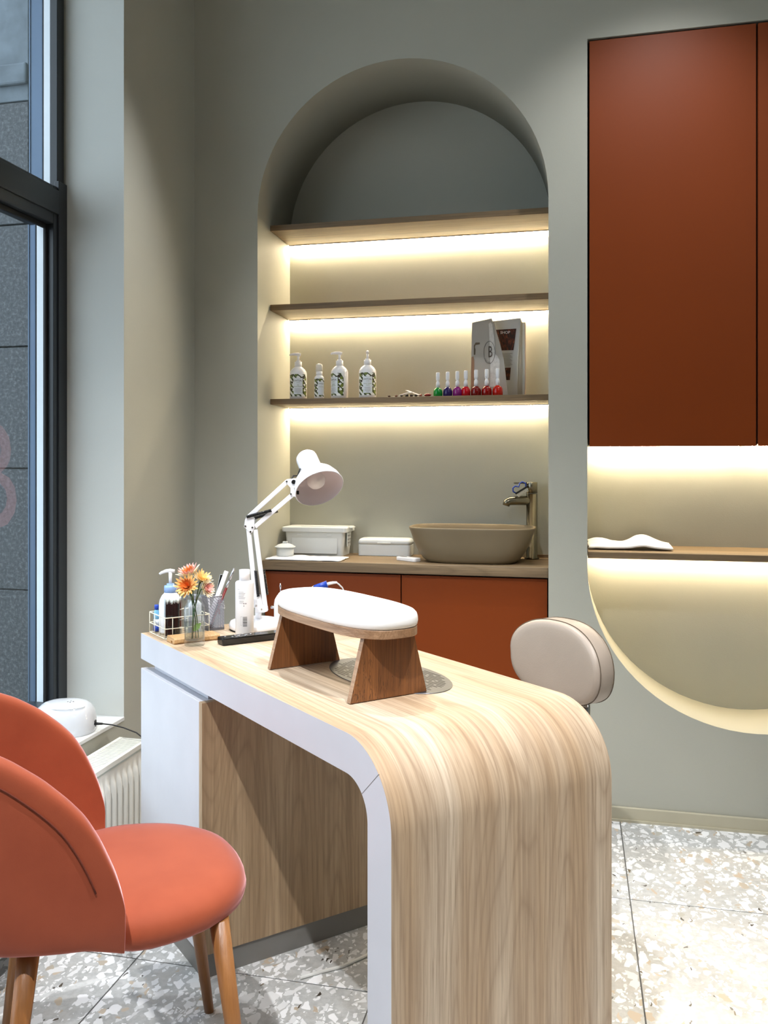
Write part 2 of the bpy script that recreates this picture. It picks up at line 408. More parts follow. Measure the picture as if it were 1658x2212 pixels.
def rrect(w, d, r, seg=6, c=(0, 0)):
    pts = []
    for k, (sx, sy) in enumerate(((1, 1), (-1, 1), (-1, -1), (1, -1))):
        for i in range(seg+1):
            a = PI/2*k+PI/2*i/seg
            pts.append((c[0]+sx*(w/2-r)+r*math.cos(a), c[1]+sy*(d/2-r)+r*math.sin(a)))
    return pts
RXZ = Matrix.Rotation(PI/2, 4, 'X')            # (x,y,z) -> (x,-z,y): outline drawn in XZ, extruded along -Y

# ================================================================ SETTING
YW, XL, YR, XF = 3.1846, -1.416, 2.6326, -1.627    # back wall, left wall, window reveal, window plane
ZC = 3.2; XR = 3.4; YN = -2.6
# floor of square terrazzo tiles laid 0.6 m apart
f = struct(MB().b2((-2.0, YN, -.12), (XR, YW+.02, -.0014)).build('floor', M_GROUT))
tm = None
for ix in range(-1, 8):
    for iy in range(-8, 3):
        x0, y0 = -1.048+.6*ix, 2.0104+.6*iy
        x1, y1 = min(x0+.6, XR), min(y0+.6, YW-.001)
        x0c, y0c = max(x0, XL), max(y0, YN)
        if x1-x0c < .02 or y1-y0c < .02: continue
        full = abs(x1-x0c-.6) < 1e-6 and abs(y1-y0c-.6) < 1e-6
        if full and tm: o = bpy.data.objects.new('tile', tm); COL.objects.link(o); o.parent = f; o.location = (x0c, y0c, 0)
        else:
            g = .0017; o = MB().b2((g, g, -.0012), (x1-x0c-g, y1-y0c-g, 0), bev=.0004, seg=1).build('tile', M_TERR, f); o.location = (x0c, y0c, 0)
            if full: tm = o.data
struct(MB().b2((-2.0, YN-.2, ZC), (XR+.2, YW+.6, ZC+.1)).build('ceiling', M_CEIL))
struct(MB().b2((XR, YN-.2, -.1), (XR+.15, YW+.6, ZC)).build('wall_right', M_WALL))
struct(MB().b2((-2.0, YN-.15, -.1), (XR, YN, ZC)).build('wall_front', M_WALL))
# left wall with the window opening
YO = .35; XO = -1.75
m = MB()
m.b2((XO, YR, -.1), (XL, YW+.45, ZC))
m.b2((XO, YO, -.1), (XL, YR, .388))
m.b2((XO, YO, 3.06), (XL, YR, ZC))
m.b2((XO, YN, -.1), (XL, YO, ZC))
struct(m.build('wall_left', M_WALL))
MB().b2((XF, YR-.0015, .401), (XL-.0005, YR+.001, 3.06)).build('reveal_daylight_sheet', wall_paint('reveal_daylight_tint', (198, 200, 194)), bpy.data.objects['wall_left'])  # sheet over the reveal, wall colour lightened to stand for window daylight
struct(MB().b2((XF, YO, .388), (XL+.002, YR, .401), bev=.002).build('trim_1', M_SILL))

# back wall with arched niche and U shaped niche
NX0, NX1, NYB = -1.1603, -.0872, 3.5801
AR = (NX1-NX0)/2; AXC = (NX0+NX1)/2; AZ = 2.6898-AR
UR = .5457; UX = .590; UZ = .8705; UTOP = 2.688; UYB = 3.49
def arch_out(N=40):
    p = [(NX0, .0), (NX1, .0)]
    p += [(AXC+AR*math.cos(PI*i/N), AZ+AR*math.sin(PI*i/N)) for i in range(N+1)]
    return p
def u_out(N=40):
    p = [(UX-UR, UTOP)]
    p += [(UX+UR*math.cos(PI+PI*i/N), UZ+UR*math.sin(PI+PI*i/N)) for i in range(N+1)]
    p += [(UX+UR, UTOP)]
    return p
def wall_with_holes():
    b = bmesh.new()
    A, U = arch_out(), u_out()
    def loop(pts, close=True):
        vs = [b.verts.new((x, YW, z)) for x, z in pts]; es = [b.edges.new((vs[i], vs[(i+1) % len(vs)])) for i in range(len(vs))]; return vs, es
    # outline: room rectangle, the arched niche cuts through the bottom edge
    out = [(-1.75, -.02), (NX0, -.02)] + list(reversed(arch_out()[2:])) + [(NX1, -.02), (XR, -.02), (XR, ZC), (-1.75, ZC)]
    _, e1 = loop(out); _, e2 = loop(U)
    bmesh.ops.triangle_fill(b, use_beauty=True, use_dissolve=False, edges=e1+e2)
    for f_ in b.faces:
        if f_.normal.y > 0: f_.normal_flip()
    return b
mb = MB(); mb.b = wall_with_holes()
WB = struct(mb.build('wall_back', M_WALL))
def niche(out, yb, name, openbottom):
    m = MB(); n = len(out)
    fr = [Vector((x, YW, z)) for x, z in out]; bk = [Vector((x, yb, z)) for x, z in out]
    vf = [m.b.verts.new(p) for p in fr]; vb = [m.b.verts.new(p) for p in bk]
    for i in range(n):
        j = (i+1) % n
        f_ = m.b.faces.new([vf[i], vb[i], vb[j], vf[j]]); f_.smooth = False
        dx = abs(out[i][0]-out[j][0]); dz = abs(out[i][1]-out[j][1])
        f_.smooth = math.hypot(dx, dz) < .08
    m.b.faces.new(vb)
    o = m.build(name, M_WALL, WB)
    return o
niche([(x, -.02 if z == 0 else z) for x, z in arch_out()], NYB, 'arched_niche', True)
niche(u_out(), UYB, 'round_bottomed_niche', False)
struct(MB().b2((NX1+.001, YW-.012, 0), (XR, YW-.0005, .048), bev=.003).b2((NX1+.001, YW-.018, 0), (XR, YW-.011, .008)).build('baseboard_back', M_BASE))

# window: deep dark frame with a transom
win = struct(thing('window_1', 'x', 'window')); del win['label']; del win['category']; win['kind'] = 'structure'
X0, X1 = -1.715, XF
ZT0, ZT1 = 1.992, 2.117
m = MB()
m.b2((-1.666, 2.5617, .401), (X1, YR+.002, ZT1), bev=.002)                # far jamb below transom
m.b2((-1.6575, 2.5890, ZT1), (X1-.004, YR-.004, 3.06), bev=.002)          # far jamb above transom
m.b2((X1-.012, 2.583, .401), (X1+.006, YR-.001, ZT1+.02), bev=.002)
m.build('jamb', M_FRAME, win)
MB().b2((X0, YO, ZT0), (X1, 2.5617, ZT1), bev=.004).b2((X1-.01, YO, ZT0+.035), (X1+.006, 2.585, ZT1-.012), bev=.002).build('transom', M_FRAME, win)
MB().b2((X0, YO, .401), (X1, 2.5617, .452), bev=.004).b2((X1-.01, YO, .401), (X1+.006, 2.585, .43), bev=.002).build('bottom_rail', M_FRAME, win)
MB().b2((X0, YO, 3.0), (X1, 2.59, 3.06), bev=.004).build('top_rail', M_FRAME, win)
MB().b2((X0, YO, .452), (X1, YO+.07, 3.0), bev=.004).build('jamb', M_FRAME, win)
MB().b2((-1.6640, YO+.07, .452), (-1.6600, 2.5625, ZT0)).build('pane', M_GLASS, win)
MB().b2((-1.6560, YO+.07, ZT1), (-1.6520, 2.590, 3.0)).build('pane', M_GLASS, win)
# bead round the lower pane
MB().b2((-1.657, 2.549, .452), (-1.648, 2.5617, ZT0), bev=.002).b2((-1.657, YO+.07, ZT0-.016), (-1.648, 2.549, ZT0), bev=.002).build('glazing_bead', M_BRUBB, win)
# outside: narrow white reveal, zinc trim, then granite pier farther out
for (z0, z1, xa, xb, xc) in ((.30, 2.05, -1.7135, -1.690, -1.747), (2.05, 3.2, -1.6875, -1.665, -1.743)):
    struct(MB().b2((xa, 2.600, z0), (xb, 2.75, z1)).build('trim_2', M_WHITEOUT))
    struct(MB().b2((xa-.0045, 2.601, z0), (xa-.0001, 2.75, z1)).build('trim_3', M_BRUBB))
    struct(MB().b2((xc, 2.600, z0), (xa-.0046, 2.75, z1), bev=.002).b2((xc+.004, 2.597, z0), (xc+.007, 2.602, z1)).build('trim_4', M_METAL_BLUE))
PY_ = 3.0
pier = struct(MB().b2((-4.6, PY_+.03, -.4), (-1.76, PY_+.5, 3.9)).build('wall_outside', M_BRUBB))
zs = [1.0016-(y-1001.6)/1928.4*3.39+.2187 for y in (1275, 1012, 748, 483, 217)]
zb = [zs[0]-.463*2, zs[0]-.463]+zs+[zs[-1]+.45, zs[-1]+.9]
for k in range(len(zb)-1):
    for (xa, xb) in ((-2.0115-.02+.02, -2.93), (-2.93, -3.85)):
        o = MB().b2((xb+.002, PY_, zb[k]+.0025), (xa-.002, PY_+.03, zb[k+1]-.0025), bev=.002, seg=1).build('slab', M_GRAN if k < len(zb)-3 else M_GRAN2, pier)
o = MB().b2((-2.011, PY_-.02, 2.66), (-3.85, PY_, 2.74), bev=.008).build('cornice', M_GRAN2, pier)
struct(MB().b2((-9, -8, -.5), (-1.76, 12, -.3)).build('pavement', plain('paving', (120, 120, 118), .9)))
# pale pink letter on the outside of the pane
pl = NT('pink_film'); pl.set(Base_Color=lin((196, 160, 172)), Roughness=.6, Alpha=.16)
dc = MB().text('B', .47, Matrix.Translation((-1.6595, 2.29, 1.165)) @ Matrix.Rotation(PI/2, 4, 'Z') @ Matrix.Rotation(PI/2, 4, 'X'), depth=.0002)
dc.build('window_lettering', pl.m, win)

# ================================================================ NICHE: shelves, cabinet, worktop
def led_shelf(zb_, th, label):
    t = thing('niche_shelf', label, 'shelf', (AXC, 3.325, zb_), 0, 'oak shelves with light strips in the arched niche')
    w = AR-.0015
    MB().b2((-w, 0, 0), (w, NYB-3.325-.022, th), bev=.001, seg=1).build('board', M_SHELF, t)
    y = NYB-3.325
    MB().b2((-w, y-.022, .004), (w, y-.0005, th)).build('rear_batten', M_BRUBB, t)
    MB().b2((-w, y-.021, -.0035), (w, y-.0185, .0045)).b2((-w, y-.003, -.0035), (w, y-.0005, .0045)).build('light_channel', M_SILV, t)
    MB().b2((-w+.004, y-.018, -.004), (w-.004, y-.0035, .0035)).build('light_strip', M_LED, t)
    return t
led_shelf(2.1325, .0225, 'top oak shelf of the arched niche, empty, light strip under it')
led_shelf(1.8205, .0235, 'middle oak shelf of the arched niche, empty above the bottles')
led_shelf(1.4525, .0215, 'lowest oak shelf of the arched niche, holding bottles and paper bag')
ZT = .8515
YC = 3.228
tag(MB().b2((NX0+.002, YC, .8155), (NX1-.002, NYB-.001, ZT), bev=.0015, seg=1).build('worktop', M_SHELF), 'oak worktop under the basin in the arched niche', 'worktop')
bc = thing('base_cabinet', 'rust orange base cabinet under the oak worktop in the niche', 'cabinet', (AXC, 3.25, 0))
MB().b2((-AR+.002, .022, .0), (AR-.002, .30, .8153)).build('body', M_DARK, bc)
for x0, x1 in ((-AR+.006, -.001), (.003, AR-.006)):
    MB().b2((x0, .002, .02), (x1, .021, .808), bev=.001, seg=1).build('door', M_LACQ, bc)
# splash strip at the back of the worktop
tag(MB().b2((-.16, NYB-.012, ZT), (NX1-.002, NYB-.001, ZT+.012)).build('edge_strip', M_SHELF), 'short pale strip behind the tap on the oak worktop', 'trim')

# right hand wall unit: cabinets above, lit gap, shelf, rounded niche
GAP = .004
CB = 1.279; LX = UX-UR; 
for i, (x0, x1, lab) in enumerate(((LX+.004, .588, 'tall rust orange wall cabinet nearest the arched niche'), (.589, 2*UX-LX-.004, 'tall rust orange wall cabinet cut by the right edge of the photo'))):
    t = thing('wall_cabinet', lab, 'cabinet', (x0, YW, CB))
    w = x1-x0
    MB().b2((.001, .0225, .006), (w-.001, UYB-YW-.004, 2.683-CB)).build('body', M_DARK, t)
    MB().b2((.003, .002, 0), (w-.002, .021, 2.680-CB), bev=.001, seg=1).build('door', M_LACQ, t)
    MB().b2((.01, .270, -.0005), (w-.01, .282, .0058)).build('light_strip', M_LED, t)
t = thing('wall_shelf', 'oak shelf across the lit gap under the orange wall cabinets', 'shelf', (UX, YW+.008, .893))
MB().b2((-UR+.002, 0, 0), (UR-.002, UYB-YW-.009, .0225), bev=.0012, seg=1).build('board', M_SHELF, t)
MB().b2((-UR+.02, .268, -.006), (UR-.02, .280, .0002)).build('light_strip', M_LED, t)

# ================================================================ RADIATOR
t = thing('radiator', 'white panel radiator under the window sill behind the orange chair', 'radiator', (-1.285, 1.55, 0), PI/2)
# local x runs along the wall (away from camera), local y towards the wall
RL0, RL1 = -1.2, .985
m = MB(); prof = []
N = int((RL1-RL0-.06)/.0333)
zt, zb2 = .318, .105
rows = []
xs = []
def flute(x):
    k = ((x-(RL0+.03))/.0333) % 1.0
    return -.0055*(max(0, math.sin(PI*min(1, k/.72))))**.7 if (RL0+.03 < x < RL1-.03) else 0
X_ = [RL0+(RL1-RL0)*i/(N*12) for i in range(N*12+1)]
for z, a in ((.078, 0), (.095, 0), (.108, 1.2), (.125, 2), (.29, 2), (.306, 1.3), (.318, 0), (.345, 0)):
    rows.append([Vector((x, a*flute(x), z)) for x in X_])
m.rings(rows, close=False, cap0=False, cap1=False, flip=False)
m.b2((RL0, .0005, .078), (RL1, .012, .345))
m.build('front_panel', M_RAD, t)
MB().b2((RL0+.002, .012, .30), (RL1-.002, .075, .335)).build('slot_shade_plate', M_PLINTH, t)  # grey plate added under the slats so the gaps look shaded
MB().b2((RL0, .075, .078), (RL1, .087, .345)).build('rear_panel', M_RAD, t)
MB().b2((RL0-.002, .0, .075), (RL0+.001, .09, .366)).build('side_cover', M_RAD, t)
MB().b2((RL1-.001, 0, .075), (RL1+.002, .09, .366)).build('side_cover', M_RAD, t)
m = MB().b2((RL0, -.003, .352), (RL1, .008, .367), bev=.001, seg=1).b2((RL0, .084, .352), (RL1, .095, .367), bev=.001, seg=1)
m.build('grille_frame', M_RAD, t)
m = MB(); k = RL0
while k < RL1: m.b2((k, .008, .361), (k+.0040, .084, .366)); k += .0088
stuff(m.build('grille_slats', M_RAD, t))
for xx in (-.9, .6): MB().b2((xx, .086, .1), (xx+.04, .13, .3)).build('bracket', M_RAD, t)

# ================================================================ DESK
PHI = -.7679; DX, DY = -1.1658, 2.2628
L_, Wd, H_, TKN = 1.222, .5136, .7511, .0705
cu_, su_ = math.cos(PHI), math.sin(PHI)
def DU(a, b, z=0): return (DX+cu_*a-su_*b, DY+su_*a+cu_*b, z)
desk = thing('manicure_desk', 'manicure desk with pale oak waterfall top and grey cabinet end', 'desk', (DX, DY, 0), PHI)
def desk_profile():
    R = .138; pts = [(0, H_)]
    for i in range(1, 12): pts.append(((L_-R)*i/11, H_))
    for i in range(1, 17): a = PI/2*i/16; pts.append((L_-R+R*math.sin(a), H_-R+R*math.cos(a)))
    for i in range(1, 6): pts.append((L_, (H_-R)*(1-i/5)))
    r = R-TKN; inn = [(0, H_-TKN)]
    for i in range(1, 12): inn.append(((L_-R)*i/11, H_-TKN))
    for i in range(1, 17): a = PI/2*i/16; inn.append((L_-R+r*math.sin(a), H_-R+r*math.cos(a)))
    for i in range(1, 6): inn.append((L_-TKN, (H_-R)*(1-i/5)))
    return pts, inn
outp, innp = desk_profile()
m = MB(); b = m.b; uvl = b.loops.layers.uv.verify(); n = len(outp)
vo0 = [b.verts.new((x, 0, z)) for x, z in outp]; vo1 = [b.verts.new((x, Wd, z)) for x, z in outp]
vi0 = [b.verts.new((x, 0, z)) for x, z in innp]; vi1 = [b.verts.new((x, Wd, z)) for x, z in innp]
acc = [0]
for i in range(1, n): acc.append(acc[-1]+math.hypot(outp[i][0]-outp[i-1][0], outp[i][1]-outp[i-1][1]))
for i in range(n-1):
    fc = b.faces.new([vo0[i], vo0[i+1], vo1[i+1], vo1[i]]); fc.smooth = True; fc.material_index = 0
    for lp, uv_ in zip(fc.loops, ((acc[i], 0), (acc[i+1], 0), (acc[i+1], Wd), (acc[i], Wd))): lp[uvl].uv = uv_
    for q in ([vo0[i], vi0[i], vi0[i+1], vo0[i+1]], [vo1[i+1], vi1[i+1], vi1[i], vo1[i]]):
        b.faces.new(q).material_index = 1
    fc = b.faces.new([vi0[i], vi1[i], vi1[i+1], vi0[i+1]]); fc.smooth = True; fc.material_index = 1
b.faces.new([vo0[0], vo1[0], vi1[0], vi0[0]]).material_index = 1
b.faces.new([vo0[-1], vi0[-1], vi1[-1], vo1[-1]]).material_index = 1
bmesh.ops.recalc_face_normals(b, faces=b.faces)
# sharpen rims
for e in b.edges:
    if len(e.link_faces) == 2 and e.link_faces[0].material_index != e.link_faces[1].material_index: e.smooth = False
for fc in b.faces:
    if fc.material_index == 1 and abs(fc.normal.y) > .5: fc.smooth = False
m.build('waterfall_top', [M_TOP, M_LAM], desk)
jx, jz = L_-.138, H_-.138
MB().b2((-.0004, -.0004, -.036), (.0004, .001, .036)).build('edge_joint', M_PLINTH, desk).matrix_local = Matrix.Translation((jx+.103*math.sin(.82), 0, jz+.103*math.cos(.82))) @ Matrix.Rotation(.82, 4, 'Y')
cab = MB().b2((.004, .019, .056), (.4165, .505, .654)).build('cabinet_body', M_LAM, desk)
MB().b2((0, 0, .056), (.4165, .0188, .6548), bev=.0008, seg=1).build('door', M_LAM, desk)
m = MB().b2((.4168, 0, .056), (.4352, .5055, .6548), bev=.0006, seg=1); m.build('oak_side_panel', M_PANEL, desk)
MB().b2((.032, .028, .6549), (.405, .48, H_-TKN-.0002)).build('neck', M_LAM, desk)
MB().b2((.003, .004, 0), (.431, .502, .0555)).build('plinth', M_PLINTH, desk)
# extractor vent let into the top: oval steel plate with slots
VC, VR, VS = (.7715, .302), .1866, .105
vent = thing('extractor_vent', 'oval steel extractor vent set into the desk top under the armrest', 'vent', DU(VC[0], VC[1], H_), PHI)
MB().prism(superell(VR, VS, 2, 56), .0002, .0016, bev=.0006, seg=1).build('plate', M_STEEL, vent)
m = MB(); yy = -.088
while yy < .09:
    hw = VR*math.sqrt(max(0, 1-(yy/VS)**2))-.024; x = -hw+random.uniform(0, .02)
    while x < hw-.012:
        ln = min(random.choice((.03, .045, .06)), hw-x); m.b2((x, yy-.0016, .0014), (x+ln, yy+.0016, .00185)); x += ln+.010
    yy += .0083
stuff(m.build('slots', M_BRUBB, vent))

# armrest
t = thing('armrest', 'padded white armrest on two smoked oak panel legs on the desk', 'armrest', DU(.758, .192, H_+.0019), PHI)
def arm_leg(x):
    out = [(-.0925, 0), (.0925, 0), (.060, .124), (-.060, .124)]
    M = Matrix.Translation((x, 0, 0)) @ Matrix.Rotation(PI/2, 4, 'Z') @ RXZ
    o = MB().prism(out, -.0065, .0065, M=M).build('leg', [M_ARMW, M_ARMP], t)
    for p in o.data.polygons:
        if abs(p.normal.x) < .5: p.material_index = 1
    return o
arm_leg(.172); arm_leg(-.172)
MB().prism(superell(.218, .086, 3.0, 64), .1242, .1415, bev=.001, seg=1, smooth=False).build('plate', M_ARMP, t)
cs = []
for s_, z in ((.97, .1417), (1.0, .1455), (1.012, .152), (1.008, .160), (.985, .167), (.94, .1715), (.85, .1745), (.6, .1765), (.25, .177)):
    cs.append([Vector((x, y, z)) for x, y in superell(.219*(1-(1-s_)*.5), .088*s_, 2.9, 64)])
MB().rings(cs).build('cushion', M_CUSH, t)

# ================================================================ ORANGE CHAIR
yaw = math.radians(33.436)
ch = thing('lounge_chair', 'rust velvet wraparound chair on tapered wooden legs facing the desk', 'chair', (-.8524, 1.5364, 0), yaw)
cs = []
for s_, z in ((.02, .4665), (.35, .467), (.6, .4655), (.78, .4615), (.88, .456), (.95, .447), (.99, .434), (1.0, .42), (.985, .405), (.94, .396), (.86, .391), (.5, .389), (.02, .389)):
    cs.append([Vector((x, y*(1-.16*max(0, min(1, (.03-x)/.12))), z+(.012*max(0, min(1, (.03-x)/.12)) if z < .42 else 0))) for x, y in superell(.272*s_, .224*s_, 2.5, 64, (-.022, 0))])
MB().rings(list(reversed(cs))).build('seat', M_VELVET, ch)
RIM = [(0.006, .46), (.002, .50), (-.010, .545), (-.033, .60), (-.058, .645), (-.083, .675), (-.118, .710), (-.160, .742), (-.2, .764), (-.26, .785), (-.31, .79), (-.4, .79)]
def rim(x):
    for (xa, za), (xb, zb_) in zip(RIM[:-1], RIM[1:]):
        if x >= xb: return za+(zb_-za)*max(0, min(1, (xa-x)/(xa-xb)))
    return .79
def plan(tt):                                   # tt -1..1 : near wing front -> back -> far wing front
    a = tt*PI/2; n_ = 2.7
    # denser sampling towards the wing fronts
    st, ct = math.sin(a), math.cos(a)
    return (-.315*abs(ct)**(2/n_)+.004, .225*math.copysign(abs(st)**(2/n_), st))
NC, NR = 72, 9
grid = []
ts = []
for i in range(NC+1):
    q = -1+2*i/NC; ts.append(math.copysign(1-(1-abs(q))**2.0, q))
def shell_pt(tt, k, off=0.0):
    x, y = plan(tt); zr = rim(x); z0 = .411+.012*min(1, abs(x)/.06)
    z = z0+(zr-z0)*k
    h_ = max(0, z-.41)
    sc_ = 1-.05*max(0, 1-h_/.06)**2
    back = max(0, -x-.05)/.26
    nx = x*sc_-.10*h_*back-(.0)
    ny = y*sc_*(1-.05*back*0)
    # bulge
    d = Vector((x/.315**2, y/.225**2, 0)); d.normalize()
    return Vector((nx, ny, z))+d*(off+.006*math.sin(PI*min(1, h_/.30)))
m = MB(); rows = []
for j in range(NR+1):
    rows.append([shell_pt(tt, j/NR) for tt in ts])
m.rings(rows, close=False, cap0=False, cap1=False, flip=True)
bk = m.build('backrest', M_VELVET, ch, smooth_all=True)
md = bk.modifiers.new('s', 'SOLIDIFY'); md.thickness = .036; md.offset = 0.0
sb = bk.modifiers.new('sub', 'SUBSURF'); sb.levels = 2; sb.render_levels = 2
seam = []
for tt in ts[2:-2]:
    x, y = plan(tt); zr = rim(x); seam.append(None)
# piping seam that follows the rim a little below it, on the outside
pts = []
for i, tt in enumerate(ts):
    p = shell_pt(tt, 1.0, .0127)
    pts.append(p)
SA = []
for i in range(181):
    tq = -1+2*i/180; tq = math.copysign(1-(1-abs(tq))**2.0, tq); x, y = plan(tq); nr_ = Vector((x/.315**2, y/.225**2, 0)).normalized()
    for j in range(41): SA.append((shell_pt(tq, j/40), nr_))
off = []
for i in range(1, len(pts)-1):
    c_ = shell_pt(ts[i], 1.0); tan = (shell_pt(ts[i+1], 1)-shell_pt(ts[i-1], 1)).normalized(); x, y = plan(ts[i]); nrm = Vector((x/.315**2, y/.225**2, 0)).normalized()
    dn = tan.cross(nrm).normalized()
    if dn.dot(Vector((-.30, c_.y, .47))-c_) < 0: dn = -dn
    tg = c_+dn*.036
    best = min(SA, key=lambda q: (q[0]-tg).length_squared)
    off.append(best[0]+best[1]*.0198)
for _ in range(4): off = [off[0]]+[(off[i-1]+off[i]*2+off[i+1])/4 for i in range(1, len(off)-1)]+[off[-1]]
MB().tube(off[2:-2], .0015, 6).build('seam', M_SEAM, ch)
for (fx, fy, tx, ty) in ((.222, -.200, .174, -.157), (.228, .232, .170, .19), (-.196, -.22, -.148, -.19), (-.198, .20, -.15, .17)):
    m = MB(); k_ = 1.07 if fx < 0 else 1.0; m.cone((fx, fy, 0), (fx+(tx-fx)*k_, fy+(ty-fy)*k_, .402*k_), .0105, .0182, 24); m.build('leg', M_LEG, ch)

# ================================================================ TASK CHAIR behind the desk
tc = thing('task_chair', 'taupe leather task chair behind the desk, low rounded backrest', 'chair', DU(.735, 1.02, 0), PHI)
out = [(x*(1 if z < 0 else 1)-(.012*z/.1 if z > 0 else 0), z) for x, z in [(p[0]*(1.0 if p[1] < 0 else 1-.10*(p[1]/.104)**2), p[1]) for p in superell(.160, .104, 2.45, 64)]]
cs = []
def bend(x, z, y):  # dish towards the desk
    return Vector((x, y-.10*(x/.168)**2*.25, z))
for s_, y in ((.02, -.1685), (.3, -.169), (.6, -.1695), (.8, -.1695), (.89, -.1685), (.94, -.1665), (.985, -.160), (1.0, -.150), (1.004, -.130), (1.0, -.112), (.985, -.106), (.9, -.100), (.5, -.097), (.02, -.097)):
    cs.append([bend(x*s_-(z*.10 if False else 0), .708+z*s_, y) for x, z in out])
MB().rings(cs, flip=True).build('backrest', M_LEATH, tc)
for yy_ in (-.1555, -.1085):
    MB().tube([bend(x*1.0035, .708+z*1.0035, yy_) for x, z in out], .0011, 5, closed=True).build('stitched_seam', M_STITCH, tc)
cs = []
for s_, z in ((.02, .50), (.6, .502), (.88, .495), (.97, .48), (1, .46), (.97, .437), (.88, .43), (.02, .43)):
    cs.append([Vector((x, y, z)) for x, y in superell(.2*s_, .19*s_, 2.5, 40, (0, -.37))])
MB().rings(list(reversed(cs))).build('seat', M_LEATH, tc)
MB().tube([(-.03, -.25, .425), (-.03, -.13, .43), (-.03, -.085, .46), (-.03, -.088, .68)], .008, 8).tube([(.03, -.25, .425), (.03, -.13, .43), (.03, -.085, .46), (.03, -.088, .68)], .008, 8).build('back_bracket', M_CHROME, tc)
MB().b2((.0, -.150, .588), (.086, -.142, .606), bev=.001).b2((.078, -.150, .50), (.086, -.140, .606), bev=.001).build('back_plate', M_CHROME, tc)
MB().cone((0, -.37, .10), (0, -.37, .43), .022, .018).build('gas_lift', M_CHROME, tc)
for k in range(5):
    a = 2*PI*k/5+.3; e = Vector((.22*math.cos(a), -.37+.22*math.sin(a), .065))
    l = MB().tube([(0, -.37, .12), (e.x*.5, -.37+(e.y+.37)*.5, .10), e], [.022, .016, .011], 10).build('foot', M_CHROME, tc)
    MB().cone((e.x-.012, e.y, .025), (e.x+.012, e.y, .025), .025).build('wheel', M_BLACK, l); MB().cone((e.x, e.y, .025), (e.x, e.y, .07), .006).build('caster_stem', M_CHROME, l)

# ================================================================ small things: helpers
def sleeve(R, z0, z1, a0, a1, urep=1.0, vrep=1.0, n=28, mat=0, mb=None):
    """strip of a cylinder with UV, angle 0 faces local -y"""
    m = mb or MB(); L = m.b.loops.layers.uv.verify(); cols = []
    for i in range(n+1):
        a = a0+(a1-a0)*i/n; x, y = R*math.sin(a), -R*math.cos(a)
        cols.append((m.b.verts.new((x, y, z0)), m.b.verts.new((x, y, z1))))
    for i in range(n):
        f_ = m.b.faces.new([cols[i][0], cols[i+1][0], cols[i+1][1], cols[i][1]]); f_.smooth = True; f_.material_index = mat
        for lp, uv_ in zip(f_.loops, ((i/n*urep, 0), ((i+1)/n*urep, 0), ((i+1)/n*urep, vrep), (i/n*urep, vrep))): lp[L].uv = uv_
    return m
I4 = Matrix.Identity(4)
ZS = 1.4740

# ---------------------------------------------------------------- pump bottles on the lowest niche shelf
def pump_bottle(x, y, rz, label, nozzle, lines):
    t = thing('pump_bottle', label, 'bottle', (x, y, ZS), TH+rz, 'white pump bottles on the lowest niche shelf')
    R = .0335
    MB().lathe([(0, 0), (R-.003, 0), (R, .003), (R, .102), (R-.002, .110), (R-.008, .119), (.017, .126), (.0142, .128), (0, .128)]).build('body', M_WP, t)
    p = MB().lathe([(0, .1282), (.0142, .1282), (.0142, .148), (.009, .1485), (.009, .153), (0, .153)]).build('collar', M_WP, t)
    nz = MB(); nz.cone((0, 0, .153), (0, 0, .172), .0042, .005)
    d = Vector((math.cos(nozzle), math.sin(nozzle), 0))
    nz.tube([-d*.010+Vector((0, 0, .176)), Vector((0, 0, .178)), d*.016+Vector((0, 0, .1785)), d*.030+Vector((0, 0, .177)), d*.034+Vector((0, 0, .173))], [.006, .0068, .0055, .004, .003], 10)
    nz.build('pump_head', M_WP, t)
    sleeve(R+.0003, .010, .097, -1.25, 1.25, 1.0, 1.0).build('olive_label', M_OLIVE, t)
    sleeve(R+.0006, .018, .082, -.55, .55).build('label_panel', M_LABEL, t)
    def tx(st, size, z, m_, xs=1): MB().text(st, size, Matrix.Translation((0, 0, z)), depth=.0001, bend=(R+.0008, 0), xs=xs).build('label_text', m_, t)
    tx('SWITUAL', .0092, .071, M_INK, .80); tx('DAX SPA', .0032, .0635, M_GINK)
    for k, l in enumerate(lines): tx(l, .0048, .054-.006*k, M_GINK)
    mm = MB()
    for k in range(6): sleeve(R+.0008, .040-.0030*k, .0408-.0030*k, -.40+.04*(k % 3), .40-.05*((k+1) % 3), n=6, mb=mm)
    stuff(mm.build('label_small_print', M_GRINK, t))
    tx('SWICE', .0036, .0215, M_INK)
    return t
pump_bottle(-1.0585, 3.372, .04, 'white pump bottle with olive label at the left end of the shelf', PI*1.0, ('GEL', 'SCRUB PEELING'))
pump_bottle(-.8900, 3.372, -.75, 'white pump bottle with olive label turned aside, second pump bottle from the left', PI+.75, ('CREMA', 'MASSAGE'))
pump_bottle(-.7778, 3.372, .0, 'white pump bottle with olive label standing apart, nozzle facing the room', -PI/2, ('NIGHT CREAM', 'OLIVO'))
t = thing('spray_bottle', 'small white spray bottle with clear cap between two pump bottles', 'bottle', (-.9705, 3.365, ZS), TH+.25)
MB().lathe([(0, 0), (.018, 0), (.0195, .003), (.0195, .078), (.0175, .086), (.012, .092), (0, .092)]).build('body', M_WP, t)
MB().lathe([(0, .0922), (.0125, .0922), (.0125, .108), (0, .108)]).build('collar', M_WP, t)
MB().lathe([(0, .1082), (.0135, .1082), (.0135, .130), (.012, .135), (.008, .137), (0, .137)]).build('cap', plain('clear_cap', (232, 232, 228), .2, Alpha=.72), t)
sleeve(.0198, .008, .078, -1.4, 1.4, .8, 1.0).build('olive_label', M_OLIVE, t)
sleeve(.0200, .014, .066, -.45, .95).build('label_panel', M_LABEL, t)
